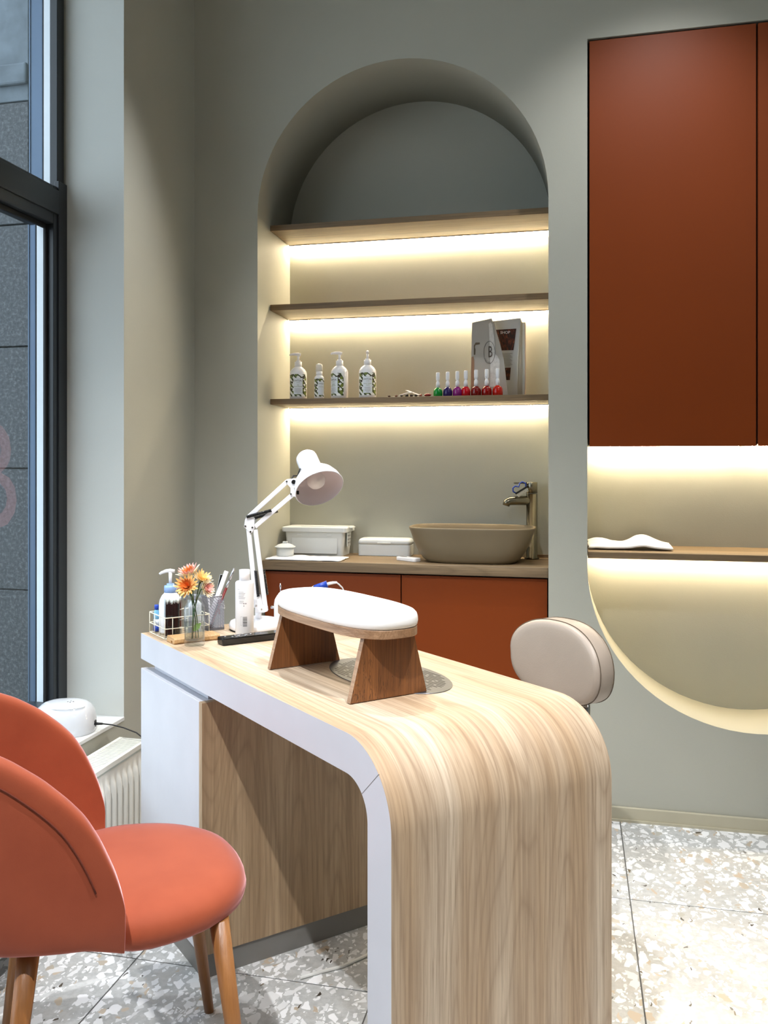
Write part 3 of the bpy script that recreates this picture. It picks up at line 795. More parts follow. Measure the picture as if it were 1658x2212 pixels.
MB().text('SWITUAL', .0062, Matrix.Translation((0, 0, .058)), depth=.0001, bend=(.0202, .2), xs=.8).build('label_text', M_INK, t)
MB().text('SPRAY OLIO', .0036, Matrix.Translation((0, 0, .046)), depth=.0001, bend=(.0202, .2)).build('label_text', M_GINK, t)

# ---------------------------------------------------------------- nail polish bottles
M_CAPW = plain('polish_cap_white', (222, 224, 228), .3)
pol = [(946, 'green', (10, 128, 44)), (967, 'dark violet', (42, 24, 84)), (988, 'magenta purple', (126, 26, 110)), (1006, 'bright crimson', (176, 12, 26)), (1028, 'maroon', (112, 14, 12)), (1051, 'deep red', (136, 14, 10)), (1074, 'scarlet', (176, 22, 10))]
xs_ = [-.5019, -.4648, -.4279, -.3964, -.3578, -.3183, -.2775]
for i, ((px_, cname, rgb), x) in enumerate(zip(pol, xs_)):
    k = 1+.018*i
    t = thing('nail_polish_bottle', cname+' nail polish bottle with white waisted cap on the niche shelf', 'nail polish', (x, 3.362+.002*(i % 2), ZS), 0, 'row of nail polish bottles on the lowest niche shelf')
    r = .0178 if i < 4 else .0195
    MB().lathe([(0, 0), (r-.002, 0), (r, .002), (r, .016*k), (r*.95, .023*k), (r*.78, .029*k), (.009, .0335*k), (.0062, .035*k), (0, .035*k)], seg=24).build('bottle', plain('polish_'+cname.replace(' ', '_'), rgb, .12, vary=.01), t)
    MB().lathe([(0, .0352*k), (.0078, .0352*k), (.0078, .050*k), (.006, .056*k), (.0042, .0585*k), (.0066, .062*k), (.0074, .067*k), (.0074, .089*k), (.006, .092*k), (0, .092*k)], seg=18).build('cap', M_CAPW, t)

# ---------------------------------------------------------------- loose nail colour samples
cols = [(60, 26, 20), (92, 50, 40), (40, 28, 24), (22, 20, 20), (54, 40, 30), (34, 26, 24), (120, 70, 60), (30, 26, 26)]
spx = [(-.690, 'far left'), (-.662, ''), (-.640, ''), (-.622, ''), (-.603, ''), (-.585, ''), (-.566, '')]
names = ['brown nail sample stick lying at the left end of the heap', 'copper pink nail sample stick second from the left of the heap', 'dark brown nail sample stick third from the left of the heap', 'black nail sample stick in the middle of the heap', 'dark olive nail sample stick right of the heap middle', 'umber nail sample stick third from the right of the heap', 'dusty brown nail sample stick beside the red one']
for i, (x, _) in enumerate(spx):
    t = thing('nail_sample', names[i], 'nail sample', (x, 3.352, ZS), random.uniform(-.3, .3), 'nail colour samples on the lowest niche shelf')
    MB().box((0, .035, .004), (.006, .05, .0015), rot=Matrix.Rotation(.10, 4, 'X'), bev=.0005, seg=1).build('stick', M_WPM, t)
    MB().sphere((0, .006, .0055), .0062, (1, 1.6, .55+.5*(i > 2)), seg=14, rings=8, M=None).build('nail', plain('nail_shade_%d' % i, cols[i], .15), t)
t = thing('nail_sample', 'red nail sample stick beside the green polish bottle', 'nail sample', (-.545, 3.354, ZS), 1.2, 'nail colour samples on the lowest niche shelf')
MB().box((0, .02, .005), (.008, .05, .002), bev=.0005, seg=1).build('stick', M_WPM, t); MB().sphere((0, -.006, .0065), .0085, (1, 1.8, .7)).build('nail', plain('nail_shade_red', (120, 14, 10), .2), t)
t = thing('nail_file', 'pale strip lying across the top of the nail sample heap', 'strip', (-.600, 3.372, ZS+.018), .9)
MB().box((0, 0, 0), (.016, .075, .002), rot=Matrix.Rotation(.30, 4, 'X'), bev=.0008, seg=1).build('strip', plain('pearl_plastic', (206, 198, 200), .3), t)
t = thing('cuticle_pusher', 'thin white stick leaning on the nail sample heap', 'tool', (-.625, 3.360, ZS+.014), 1.25)
MB().tube([(0, -.03, .004), (0, .0, .001), (0, .03, -.006)], .0018, 8).build('stick', M_WP, t)

# ---------------------------------------------------------------- brochures leaning at the right of the shelf
def sheet(name, pts, y, mats, parent, th=.0012):
    m = MB().prism([(x, z) for x, z in pts], -y-th, -y, M=RXZ.copy()); return m.build(name, mats, parent)
def spr(x, z): return (x+.316, z-ZS)
t = thing('paper_bag', 'grey paper bag with a letter B in an oval ring', 'bag', (-.316, 3.452, ZS), 0)
sheet('front_sheet', [spr(-.3885, ZS), spr(-.245, ZS), spr(-.262, 1.62), spr(-.2763, 1.682), spr(-.292, 1.735), spr(-.3075, 1.779), spr(-.383, 1.7645)], .0, M_PAPER, t)
sheet('back_sheet', [spr(-.3885, ZS), spr(-.245, ZS), spr(-.262, 1.62), spr(-.292, 1.735), spr(-.300, 1.770), spr(-.380, 1.756)], .012, M_PAPER, t)
sheet('printed_bottle', [spr(-.313, 1.515), spr(-.288, 1.515), spr(-.277, 1.53), spr(-.277, 1.615), spr(-.285, 1.632), spr(-.293, 1.64), spr(-.297, 1.70), spr(-.305, 1.755), spr(-.312, 1.764), spr(-.3185, 1.757), spr(-.316, 1.70), spr(-.313, 1.62)], -.0014, M_SPECK, t, .0003)
sheet('printed_tap', [spr(-.376, 1.64), spr(-.370, 1.64), spr(-.369, 1.66), spr(-.372, 1.67), spr(-.369, 1.678), spr(-.353, 1.680), spr(-.353, 1.687), spr(-.369, 1.687), spr(-.376, 1.675)], -.0014, plain('faded_brown_print', (96, 84, 66), .6), t, .0003)
sheet('printed_hand', [spr(-.387, 1.50), spr(-.375, 1.50), spr(-.374, 1.62), spr(-.378, 1.635), spr(-.385, 1.63)], -.0014, plain('faded_tan_print', (146, 112, 86), .6), t, .0003)
ring = [(-.0005+.0212*math.cos(2*PI*i/40), -.0022, .1735+.0425*math.sin(2*PI*i/40)) for i in range(40)]
MB().tube(ring, .0006, 5, closed=True).build('logo_ring', M_INK, t)
MB().text('B', .062, Matrix.Translation((.003, -.0022, .1735)) @ RXZ, depth=.0003, xs=.50).build('logo_letter', plain('letter_face', (84, 72, 62), .5), t)
for k in range(11):
    a = -2.5+1.05*k/10*1.0
    MB().text('BEAUTY ROOM'[k], .0052, Matrix.Translation((-.0005+.0178*math.cos(a), -.0022, .1735+.0375*math.sin(a))) @ Matrix.Rotation(-(a+PI/2), 4, 'Y') @ RXZ, depth=.0002).build('logo_text', M_GRINK, t) if k != 6 else None
t = thing('magazine', 'open magazine page with a dark photo, standing behind the paper bag', 'magazine', (-.25, 3.497, ZS), 0)
def spm(x, z): return (x+.25, z-ZS)
sheet('page', [spm(-.306, ZS), spm(-.212, ZS), spm(-.214, 1.60), spm(-.1995, 1.783), spm(-.306, 1.774)], 0, M_MAGP, t)
sheet('page', [spm(-.215, ZS), spm(-.204, ZS), spm(-.205, 1.60), spm(-.199, 1.70), spm(-.197, 1.778), spm(-.204, 1.778)], .004, M_PAPER, t)
sheet('page', [spm(-.205, ZS), spm(-.194, ZS), spm(-.196, 1.60), spm(-.194, 1.77), spm(-.199, 1.77)], .008, M_PAPER, t)
m = MB(); m.quad([(-.040, -.0016, .185), (.022, -.0016, .185), (.033, -.0016, .268), (-.046, -.0016, .266)]); m.build('photo', M_PHOTO, t)
m = MB(); m.quad([(-.03, -.0016, .070), (.008, -.0016, .070), (.012, -.0016, .118), (-.03, -.0016, .118)]); m.build('photo', M_PHOTO, t)
MB().text('SHOP', .015, Matrix.Translation((-.010, -.0020, .254)) @ RXZ, depth=.0002, font_shear=.1).build('page_title', M_LABEL, t)
m = MB()
for k in range(11):
    m.b2((-.030+.002*(k % 3), -.0020, .172-.0048*k), (.018-.004*((k*2) % 3), -.0015, .1734-.0048*k))
stuff(m.build('page_print', M_GRINK, t))
t = thing('booklet', 'blush pink booklet standing behind the magazine', 'booklet', (-.19, 3.512, ZS), 0)
MB().b2((-.03, 0, 0), (.0075, .0045, .294), bev=.0006, seg=1).build('cover', M_PINKP, t)
MB().b2((-.03, -.0005, .002), (.0035, .001, .292)).build('pages', M_LABEL, t)

# ---------------------------------------------------------------- worktop: basin, tap, brush, boxes, pot, towel
t = thing('wash_basin', 'taupe oval countertop basin on the oak worktop', 'basin', (-.3757, 3.393, ZT), 0)
cs = []
def bas(sx, sy, z, n_=3.3): return [Vector((x, y, z)) for x, y in superell(sx, sy, n_, 64)]
for sx, sy, z in ((.150, .100, .0), (.166, .116, .002), (.182, .125, .015), (.200, .132, .04), (.217, .138, .075), (.231, .142, .115), (.236, .144, .126), (.236, .144, .1305), (.231, .139, .1318), (.228, .136, .129), (.222, .132, .11), (.205, .122, .06), (.180, .105, .025), (.12, .07, .014), (.02, .02, .012)):
    cs.append(bas(sx, sy, z))
MB().rings(cs).build('bowl', M_BASIN, t)
MB().lathe([(0, .0125), (.022, .0125), (.022, .0155), (0, .0155)]).build('drain', M_CHROME, t)
t = thing('tap', 'tall nickel tap behind the basin', 'tap', (-.1597, 3.5242, ZT), TH)
MB().lathe([(0, 0), (.0285, 0), (.0285, .004), (.0215, .0055), (.0215, .252), (0, .252)], seg=36).build('column', M_BRUSH, t)
MB().lathe([(0, .254), (.0218, .254), (.0218, .296), (.0205, .2975), (0, .2975)], seg=36).build('head', M_BRUSH, t)
MB().box((-.040, 0, .2935), (.058, .020, .006), bev=.002).build('lever', M_BRUSH, t)
MB().tube([(0, 0, .226), (-.02, 0, .226), (-.06, -.002, .2255), (-.085, -.003, .224), (-.097, -.004, .218), (-.101, -.0045, .206)], [.0185, .0185, .0175, .0165, .0155, .0135], 20).build('spout', M_BRUSH, t)
t = thing('nail_brush', 'blue handled nail brush hanging on the tap lever', 'brush', (-.199, 3.500, ZT+.268), TH)
M_ = Matrix.Rotation(-.55, 4, 'Y')
pts = [M_ @ Vector(p) for p in ((-.024, 0, 0), (-.030, 0, .010), (-.024, 0, .022), (-.012, 0, .024), (-.002, 0, .014), (.008, 0, .024), (.020, 0, .024), (.028, 0, .012), (.022, 0, 0))]
MB().tube(pts, .0028, 8).build('handle', M_BLUE, t)
MB().box((0, 0, -.002), (.052, .014, .006), rot=M_, bev=.001, seg=1).build('back', M_BLACK, t)
m = MB()
for i in range(12):
    for j in range(3):
        p = M_ @ Vector((-.022+.004*i, -.004+.004*j, -.005)); q = M_ @ Vector((-.022+.004*i+random.uniform(-.001, .001), -.004+.004*j, -.019)); m.cone(p, q, .0014, .0012, 5)
stuff(m.build('bristles', M_BRIS, t))

t = thing('storage_box', 'large white lidded plastic box at the left of the worktop', 'box', (-1.013, 3.505, ZT), 0)
def taper(w0, d0, w1, d1, z0, z1, r=.012): return [[Vector((x, y, z0)) for x, y in rrect(w0, d0, r)], [Vector((x, y, z1)) for x, y in rrect(w1, d1, r)]]
MB().rings(taper(.232, .118, .248, .130, 0, .094), smooth=False).build('body', M_WPM, t)
MB().box((0, -.0640, .045), (.19, .0022, .074), rot=Matrix.Rotation(-.06, 4, 'X'), bev=.0008, seg=1).build('front_panel', M_WPM, t)
MB().prism(rrect(.272, .145, .014), .0935, .1135, bev=.003, seg=2).build('lid', M_WPM, t)
MB().prism(superell(.075, .03, 2.2, 32), .1137, .1150).build('lid_recess', M_WPM, t)
MB().box((.1365, 0, .1115), (.022, .06, .004), bev=.001).build('handle', M_WPM, t)
m = MB().box((.131, -.02, .072), (.003, .05, .070), bev=.0008, seg=1); m.build('clip', plain('clear_clip', (210, 214, 214), .2), t)
for z in (.052, .066, .080, .094): MB().box((.1335, -.02, z), (.0016, .040, .004)).build('clip_rib', M_GRINK, t)
for x in (-.062, .062): MB().box((x, -.0660, .083), (.018, .0016, .008), rot=Matrix.Rotation(-.06, 4, 'X'), bev=.0006, seg=1).build('tab', M_WPM, t)
t = thing('lidded_case', 'low white case with rounded lid between storage box and basin', 'box', (-.737, 3.528, ZT), .02)
MB().prism(rrect(.212, .092, .012), 0, .046, bev=.002, seg=1).build('body', M_WPM, t)
cs = [[Vector((x, y, z)) for x, y in rrect(.212-2*i_, .092-2*i_, .012)] for i_, z in ((0, .0465), (0, .056), (.002, .063), (.006, .0675), (.011, .069))]
MB().rings(cs).build('lid', M_WPM, t)
MB().box((0, -.047, .052), (.055, .004, .004), bev=.001, seg=1).build('latch', M_WPM, t)
t = thing('small_pot', 'small white round pot with knobbed lid beside storage box', 'pot', (-1.1015, 3.338, ZT+.007), 0)
MB().lathe([(0, 0), (.030, 0), (.0335, .003), (.0345, .034), (0, .034)], seg=32).build('body', M_WPM, t)
MB().lathe([(0, .0342), (.041, .0342), (.041, .0375), (.036, .039), (.028, .045), (.012, .0495), (.010, .050), (0, .050)], seg=32).build('lid', M_WPM, t)
MB().box((0, 0, .0535), (.017, .017, .007), bev=.002).build('knob', M_WPM, t)
def cloth(x0, x1, y0, y1, h, th, name, seed, nx=40, ny=16):
    m = MB(); g = []
    for j in range(ny+1):
        row = []
        for i in range(nx+1):
            x = x0+(x1-x0)*i/nx; y = y0+(y1-y0)*j/ny
            n1 = noise.noise(Vector((x*14, y*20, seed))); n2 = noise.noise(Vector((x*40, y*52, seed+5)))
            row.append(Vector((x+.004*n1, y+.006*noise.noise(Vector((x*30, y*5, seed+9))), h(x, y)+abs(n1)*.004*(.4 if th < .003 else 1)+.0012*n2)))
        g.append(row)
    m.rings(g, close=False, cap0=False, cap1=False)
    return m, g
def cloth_thing(name, label, cat, loc, rz, x1, y1, h, seed, thick, mat):
    m, g = cloth(0, x1, 0, y1, h, thick, name, seed)
    o = m.build(name, mat); o.location = loc; o.rotation_euler = (0, 0, rz); tag(o, label, cat)
    md = o.modifiers.new('s', 'SOLIDIFY'); md.thickness = thick; md.offset = 1
    return o
cloth_thing('paper_towel', 'white paper towel under the small pot on the worktop', 'towel', (-1.148, 3.236, ZT+.0006), .0, .296, .135, lambda x, y: .0008, 3, .0045, M_TOWEL)
t = thing('white_remote', 'small white remote control lying by the left end of the basin', 'remote', (-.611, 3.338, ZT), -.62)
MB().prism(rrect(.104, .040, .012), 0, .014, bev=.003, seg=2, smooth=False).build('body', M_WP, t)
MB().prism(rrect(.026, .018, .003), .0141, .0150, M=Matrix.Translation((-.028, 0, 0))).build('display', M_GRINK, t)
def hump(x, y):
    v = .004+.016*math.exp(-((x-.185)/.045)**2)*(.5+y/.16*.6)+.012*(y/.16)+.006*math.sin(x*38)*(y/.16)
    return max(.0008, v)
cloth_thing('folded_cloth', 'crumpled white cloth on the wall shelf under the cabinets', 'cloth', (.049, 3.268, .9158), 0, .285, .165, hump, 11, .006, M_TOWEL)

# ================================================================ ON THE DESK
def on_desk(name, label, cat, uvp, rz=0, z=0, group=None): return thing(name, label, cat, DU(uvp[0], uvp[1], H_+z), rz, group)
# architect lamp
t = thing('desk_lamp', 'white jointed desk lamp with round base and bell shade', 'lamp', (-.8766, 2.3928, H_), TH)
def LP(px_, py_, d=0): return Vector(((px_-552)*.001313, d, .4692+(1001.6-py_)*.001313))
MB().lathe([(0, .002), (.070, .002), (.0755, .006), (.076, .016), (.072, .024), (.060, .0285), (.03, .030), (0, .030)], seg=48).build('base', M_LAMPW, t)
MB().lathe([(0, 0), (.073, 0), (.074, .002), (0, .002)], seg=40).build('base_pad', M_BRUBB, t)
post = MB().cone(LP(557, 1340), LP(557, 1316), .0092, None, 20).build('post', M_LAMPW, t)
def plate2(name, poly, d, th, parent=t, mat=M_LAMPW):
    pts = [(LP(x, y).x, LP(x, y).z) for x, y in poly]
    return MB().prism(pts, -d-th, -d, M=RXZ.copy(), bev=.0004, seg=1).build(name, mat, parent)
for d in (-.010, .0085): plate2('base_bracket', [(551, 1322), (551, 1300), (556, 1286), (561, 1285), (567, 1306), (577, 1310), (578, 1319), (570, 1322)], d, .0015)
def bar(name, a, b_, d, w=.0128):
    A, B = LP(*a, d), LP(*b_, d); v_ = (B-A).normalized(); side = Vector((v_.z, 0, -v_.x))
    out = [A-side*w/2, A+side*w/2, B+side*w/2, B-side*w/2]
    return MB().prism([(p.x, p.z) for p in out], -d-.0045, -d+.0045, M=RXZ.copy(), bev=.0012, seg=1).build(name, M_LAMPW, t)
bar('lower_arm', (553, 1312), (536, 1140), 0); bar('lower_arm', (573, 1317), (551, 1144), 0)
bar('upper_arm', (536, 1117), (620, 1040), 0); bar('upper_arm', (550, 1138), (633, 1067), 0)
for d in (-.0075, .006): plate2('elbow_plate', [(529, 1122), (533, 1116), (549, 1119), (549, 1141), (544, 1151), (538, 1148), (527, 1138)], d, .0015)
for d in (-.0065, .0055): plate2('head_plate', [(616, 1041), (619, 1035), (640, 1033), (640, 1046), (634, 1055), (640, 1069), (637, 1073), (627, 1071), (627, 1054)], d, .0015)
for (x, y) in ((530, 1136), (545, 1139), (541, 1148), (619, 1040), (628, 1067), (553, 1307), (565, 1315)):
    MB().cone(LP(x, y, -.0115), LP(x, y, .0085), .0026, None, 10).build('rivet', M_CHROME, t)
def spring(a, b_, d):
    A, B = LP(*a, d), LP(*b_, d); v_ = (B-A); n = 22; side = Vector((v_.z, 0, -v_.x)).normalized(); dn = Vector((0, 1, 0)); pts = []
    for i in range(n*6+1):
        q = i/(n*6); an = 2*PI*i/6; pts.append(A+v_*q+side*.0042*math.cos(an)+dn*.0042*math.sin(an))
    return MB().tube(pts, .0012, 4).cone(A, B, .0036, None, 8).build('spring', M_BLACK, t)
spring((552.5, 1232), (558, 1287), -.0125); spring((567, 1231), (575, 1286), .0125)
spring((533, 1116), (586, 1102), -.0125); spring((547, 1120), (598, 1104), .0125)
MB().tube([LP(634, 1040, .012), LP(628, 1034, .016), LP(632, 1028, .017), LP(641, 1028, .016), LP(644, 1020, .015), LP(647, 1012, .012)], .0022, 6).build('cord', M_BLACK, t)
MB().cone(LP(634, 1041, -.012), LP(634, 1041, .012), .0062, None, 14).build('joint_knob', M_BLACK, t)
MB().b2(LP(634, 1068, -.004), LP(645, 1060, .004)).build('joint_block', M_BLACK, t)
ax = Vector((-.785*.43, .62, .785*.90)).normalized(); O_ = LP(690, 1055, -.02)
MA = Matrix.Translation(O_) @ ax.to_track_quat('Z', 'Y').to_matrix().to_4x4()
sh = MB(); sh.lathe([(.0705, 0), (.0702, .006), (.067, .022), (.058, .042), (.045, .058), (.0335, .066), (.0315, .069), (.0310, .118), (.0295, .126), (.024, .133), (.014, .1375), (0, .1385)], seg=48, M=MA, cap0=False, cap1=True)
so = sh.build('shade', M_LAMPW, t)
si = MB(); si.lathe([(.0690, .0004), (.0688, .006), (.0655, .022), (.0565, .041), (.0435, .0565), (.032, .0645), (.020, .066), (.0, .066)], seg=48, M=MA, cap0=False, cap1=True); si.build('reflector', M_REFL, so)
MB().lathe([(.0705, 0), (.0718, .0012), (.0705, .0026), (.0690, .0012)], seg=48, M=MA, cap0=False, cap1=False).build('rim', M_LAMPW, so)
MB().lathe([(0, .010), (.012, .0115), (.022, .018), (.0265, .028), (.026, .038), (.020, .050), (.013, .060), (.013, .066)], seg=32, M=MA, cap1=False).build('bulb', M_BULB, t)

# white lotion bottle
t = thing('lotion_bottle', 'tall white bottle with small print and barcode in front of lamp', 'bottle', (-.8678, 2.2797, H_), TH)
R = .0250
MB().lathe([(0, 0), (R-.0015, 0), (R, .0015), (R, .1455), (R-.001, .149), (R-.004, .1515), (.0155, .153), (0, .153)], seg=40).build('body', M_WP, t)
MB().lathe([(0, .1532), (.0146, .1532), (.0144, .1822), (0, .1826)], seg=32).build('cap', M_WP, t)
m = MB()
for k, (z, a0, a1) in enumerate([(.131, -.75, -.45)]+[(.124-.0030*q, -.55, .02+.06*((q*3) % 4)) for q in range(7)]+[(.100-.003*q, -.45, .05) for q in range(3)]):
    sleeve(R+.0002, z, z+.0008, a0, a1, n=6, mb=m)
stuff(m.build('small_print', M_GRINK, t))
m = MB(); zz = .058
for w_ in (.0008, .0005, .0012, .0005, .0016, .0006, .0010, .0006, .0018, .0007, .0010, .0005, .0014, .0007):
    sleeve(R+.0002, zz-w_, zz, -.05, .40, n=5, mb=m); zz -= w_+.0010
stuff(m.build('barcode', M_INK, t))
m = MB()
for z0, z1, a0, a1 in ((.035, .0354, -.30, -.12), (.058, .0584, -.30, -.12), (.035, .058, -.305, -.295), (.035, .058, -.125, -.115), (.092, .095, .0, .12), (.092, .095, .2, .32), (.086, .0885, .0, .10)): sleeve(R+.0002, z0, z1, a0, a1, n=4, mb=m)
stuff(m.build('print_marks', M_GRINK, t))

# black glossy controller
t = on_desk('black_remote', 'long glossy black remote with small keys beside the armrest', 'remote', (.270, .210), PHI)
MB().prism(rrect(.040, .185, .006), .0012, .0195, bev=.003, seg=2).build('body', plain('gloss_black', (10, 10, 11), .12), t)
MB().prism(rrect(.036, .180, .005), 0, .0012).build('base', M_BRUBB, t)
for (x, y) in ((-.006, -.075), (.006, -.060), (-.009, -.045), (.002, -.038), (.010, -.045), (-.009, -.024), (.002, -.018), (.010, -.026), (0, -.005)):
    MB().lathe([(0, .0196), (.0032, .0196), (.003, .0206), (0, .0208)], c=(x, y, 0), seg=12).build('key', M_SILV, t)

# wooden phone stand
t = on_desk('wooden_stand', 'small beech wood stand with grooved ends behind the vase', 'stand', (.177, .083), PHI)
out = [(-.028, .003), (-.028, .012), (-.024, .0165), (.024, .0165), (.028, .012), (.028, .004), (.024, 0), (.012, 0), (.012, .0065), (.002, .0065), (.002, 0), (-.024, 0)]
MB().prism(out, -.064, .064, M=RXZ.copy(), bev=.001, seg=1).build('block', M_KEEP, t)

# ribbed glass vase with water
VU = (.2355, .062)
t = on_desk('glass_vase', 'ribbed clear glass vase with water at the desk corner', 'vase', VU, 0)
w_ = lambda i, z: .035*math.sin(PI*i/2) if .006 < z < .099 else 0
prof = [(0, 0), (.024, 0), (.0262, .003), (.0262, .098), (.0225, .106), (.0195, .110), (.0192, .126), (.0205, .129)]
inner = [(.0190, .129), (.0178, .125), (.0180, .111), (.0215, .104), (.0243, .097), (.0243, .016), (.020, .013), (0, .013)]
MB().lathe(prof+inner, seg=120, wave=w_).build('glass', M_RIB, t)
MB().lathe([(0, .0135), (.0238, .0165), (.0238, .060), (0, .060)], seg=40).build('water', M_WATER, t)
for z in (.130,): MB().tube([(.0198*math.cos(2*PI*i/28), .0198*math.sin(2*PI*i/28), z) for i in range(28)], .0011, 6, closed=True).build('rim', M_VGLASS, t)
# chrysanthemums
petal_mats = [plain('petal_amber', (246, 206, 132), .5, vary=.1, vscale=60), plain('petal_cream', (252, 238, 208), .5, vary=.1, vscale=60), plain('petal_pink', (232, 170, 160), .5, vary=.2, vscale=60), plain('petal_rust', (216, 122, 54), .5, vary=.15, vscale=60)]
def petal(m, base, d, up, L, w, mat, cup):
    d = d.normalized(); s_ = d.cross(up).normalized(); rows = []
    for q, ww in ((0, .25), (.3, .8), (.6, 1), (.85, .75), (1.0, .12)):
        c = base+d*L*q+up*(cup*L*(q**2)); hw = w*ww/2
        rows.append([c-s_*hw+up*hw*.35, c, c+s_*hw+up*hw*.35])
    m.rings(rows, close=False, cap0=False, cap1=False, mat=mat)
def flower(label, head, face, size, mi, seed, leaf=False):
    """head: (right, away, up) metres from the vase foot"""
    random.seed(seed)
    bx, by, bz = DU(VU[0], VU[1], H_)
    t = thing('chrysanthemum', label, 'flower', (bx, by, bz), TH, 'chrysanthemums in the glass vase')
    hd = Vector(head); n_ = Vector(face).normalized()
    foot = Vector((random.uniform(-.010, .010), random.uniform(-.008, .008), .018))
    neck = Vector((hd.x*.25, hd.y*.25, .118))
    MB().tube([foot, Vector((foot.x*.6, foot.y*.6, .07)), neck, hd-n_*.012, hd-n_*.002], [.0014, .0014, .0014, .0016, .003], 8).build('stem', M_STEM, t)
    x_ = n_.orthogonal().normalized(); y_ = n_.cross(x_); m = MB()
    for layer, (cnt, el, L, mm) in enumerate(((18, .25, 1.0, mi[0]), (16, .65, .95, mi[1]), (12, 1.2, .78, mi[2]), (9, 2.2, .55, mi[2]))):
        for k in range(cnt):
            a = 2*PI*(k+.5*layer)/cnt+random.uniform(-.08, .08)
            rad = x_*math.cos(a)+y_*math.sin(a); d = rad+n_*(el+random.uniform(-.1, .1))
            petal(m, hd+rad*.002, d, n_, size*L*random.uniform(.88, 1.08), size*.21, mm, .24)
    m.build('blossom', petal_mats, t)
    if leaf:
        l = MB()
        for (z, sgn) in ((.052, 1),):
            b0 = Vector((foot.x*.7, foot.y*.7, z-.015)); rows = []
            for q in range(9):
                f_ = q/8; c = b0+Vector((.022*f_*sgn, -.002, .020*f_)); hw = .0062*math.sin(PI*min(1, f_*.95+.05))*(1.25 if q % 2 else .8); rows.append([c+Vector((-hw*.6, 0, hw)), c+Vector((0, .001, 0)), c-Vector((-hw*.6, 0, hw))])
            l.rings(rows, close=False, cap0=False, cap1=False)
        l.build('leaf', M_GREEN, t)
    return t
flower('amber chrysanthemum facing the room, lowest at the middle of the bunch', (-.014, -.014, .153), (-.15, -1, .45), .031, (0, 0, 3), 1, True)
flower('pink and cream chrysanthemum at the top left of the bunch', (-.013, .008, .180), (-.35, -.25, 1), .032, (1, 2, 3), 2)
flower('pale yellow chrysanthemum upright behind the amber one', (.016, .004, .166), (.45, -.35, .9), .027, (1, 0, 0), 3)
flower('white and yellow chrysanthemum drooping to the right of the vase', (.026, -.004, .146), (.9, -.5, .25), .026, (1, 1, 2), 4)
flower('small pink chrysanthemum at the left edge of the bunch', (-.030, .002, .158), (-1, -.3, .2), .018, (2, 2, 3), 5)

# wire caddy and what it holds
CU = (.004, .022)
t = on_desk('wire_caddy', 'cream wire caddy holding bottles at the left end of the desk', 'caddy', CU, PHI)
w0, d0 = .128, .126
def rectloop(z, r=.006): return [(x+w0/2, y+d0/2, z) for x, y in rrect(w0, d0, r, 3)]
for z in (.002, .0285, .0575):
    MB().tube(rectloop(z), .0013 if z < .05 else .0016, 6, closed=True).build('hoop', M_WIRE, t)
for (x, y) in [(.004, 0), (.044, 0), (.084, 0), (.124, 0), (.004, d0), (.044, d0), (.084, d0), (.124, d0), (0, .02), (0, .063), (0, .106), (w0, .02), (w0, .063), (w0, .106)]:
    MB().tube([(x, y, .002), (x, y, .0575)], .0011, 6).build('upright', M_WIRE, t)
for k in range(6): MB().tube([(.01+.0216*k, 0, .002), (.01+.0216*k, d0, .002)], .0010, 5).build('floor_wire', M_WIRE, t)
PZ = .0034
t = on_desk('pump_dispenser', 'white pump dispenser with light blue collar in wire caddy', 'bottle', (.0455, .068), TH, PZ)
MB().lathe([(0, 0), (.029, 0), (.031, .003), (.031, .078), (.029, .090), (.023, .102), (.0175, .1075), (.0165, .110), (0, .110)], seg=36).build('body', M_WP, t)
MB().lathe([(0, .1102), (.0172, .1102), (.0172, .124), (.0165, .1285), (.010, .129), (.010, .134), (0, .134)], seg=30, wave=lambda i, z: .012*(i % 2)).build('collar', M_LBLUE, t)
MB().cone((0, 0, .134), (0, 0, .166), .0042, .005).tube([(.012, 0, .168), (0, 0, .1695), (-.012, 0, .1685), (-.024, 0, .164), (-.030, 0, .160)], [.0048, .0056, .005, .0042, .0036], 10).build('pump_head', M_WP, t)
t = on_desk('swab_container', 'clear container packed with black white-tipped swabs in wire caddy', 'container', (.106, .0535), TH, PZ)
MB().rings([[Vector((x, y, z)) for x, y in rrect(.0425, .0425, .004)] for z in (0, .104)]+[[Vector((x, y, z)) for x, y in rrect(.0400, .0400, .004)] for z in (.104, .002)], smooth=False).build('box', M_VGLASS, t)
ms, mt = MB(), MB(); random.seed(5)
for i in range(12):
    for j in range(12):
        x, y = -.0168+.00305*i+random.uniform(-.0006, .0006), -.0168+.00305*j+random.uniform(-.0006, .0006); zt_ = .088+random.uniform(0, .007)
        lx, ly = random.uniform(-.0006, .0006), random.uniform(-.0006, .0006)
        ms.cone((x, y, .003), (x+lx, y+ly, zt_), .00125, None, 5, caps=False); mt.cone((x+lx, y+ly, zt_), (x+lx, y+ly, zt_+.010), .0017, .0012, 5)
stuff(ms.build('swab_sticks', plain('swab_black', (7, 7, 7), .7), t)); stuff(mt.build('swab_tips', M_BRIS, t))
t = on_desk('dropper_bottle', 'little blue capped dropper bottle at the near left of caddy', 'bottle', (.0125, .040), 0, PZ)
MB().lathe([(0, 0), (.0080, 0), (.0080, .016), (0, .016)], seg=20).build('lower_body', M_BLUE, t)
MB().lathe([(0, .0162), (.0080, .0162), (.0080, .034), (0, .034)], seg=20).build('label', M_LABEL, t)
MB().lathe([(0, .0342), (.0080, .0342), (.0080, .046), (.0062, .056), (.0048, .060), (0, .060)], seg=20).build('shoulder', M_CYAN, t)
MB().lathe([(0, .0602), (.0058, .0602), (.0058, .0725), (.0045, .0735), (0, .0735)], seg=20).build('cap', M_BLUE, t)
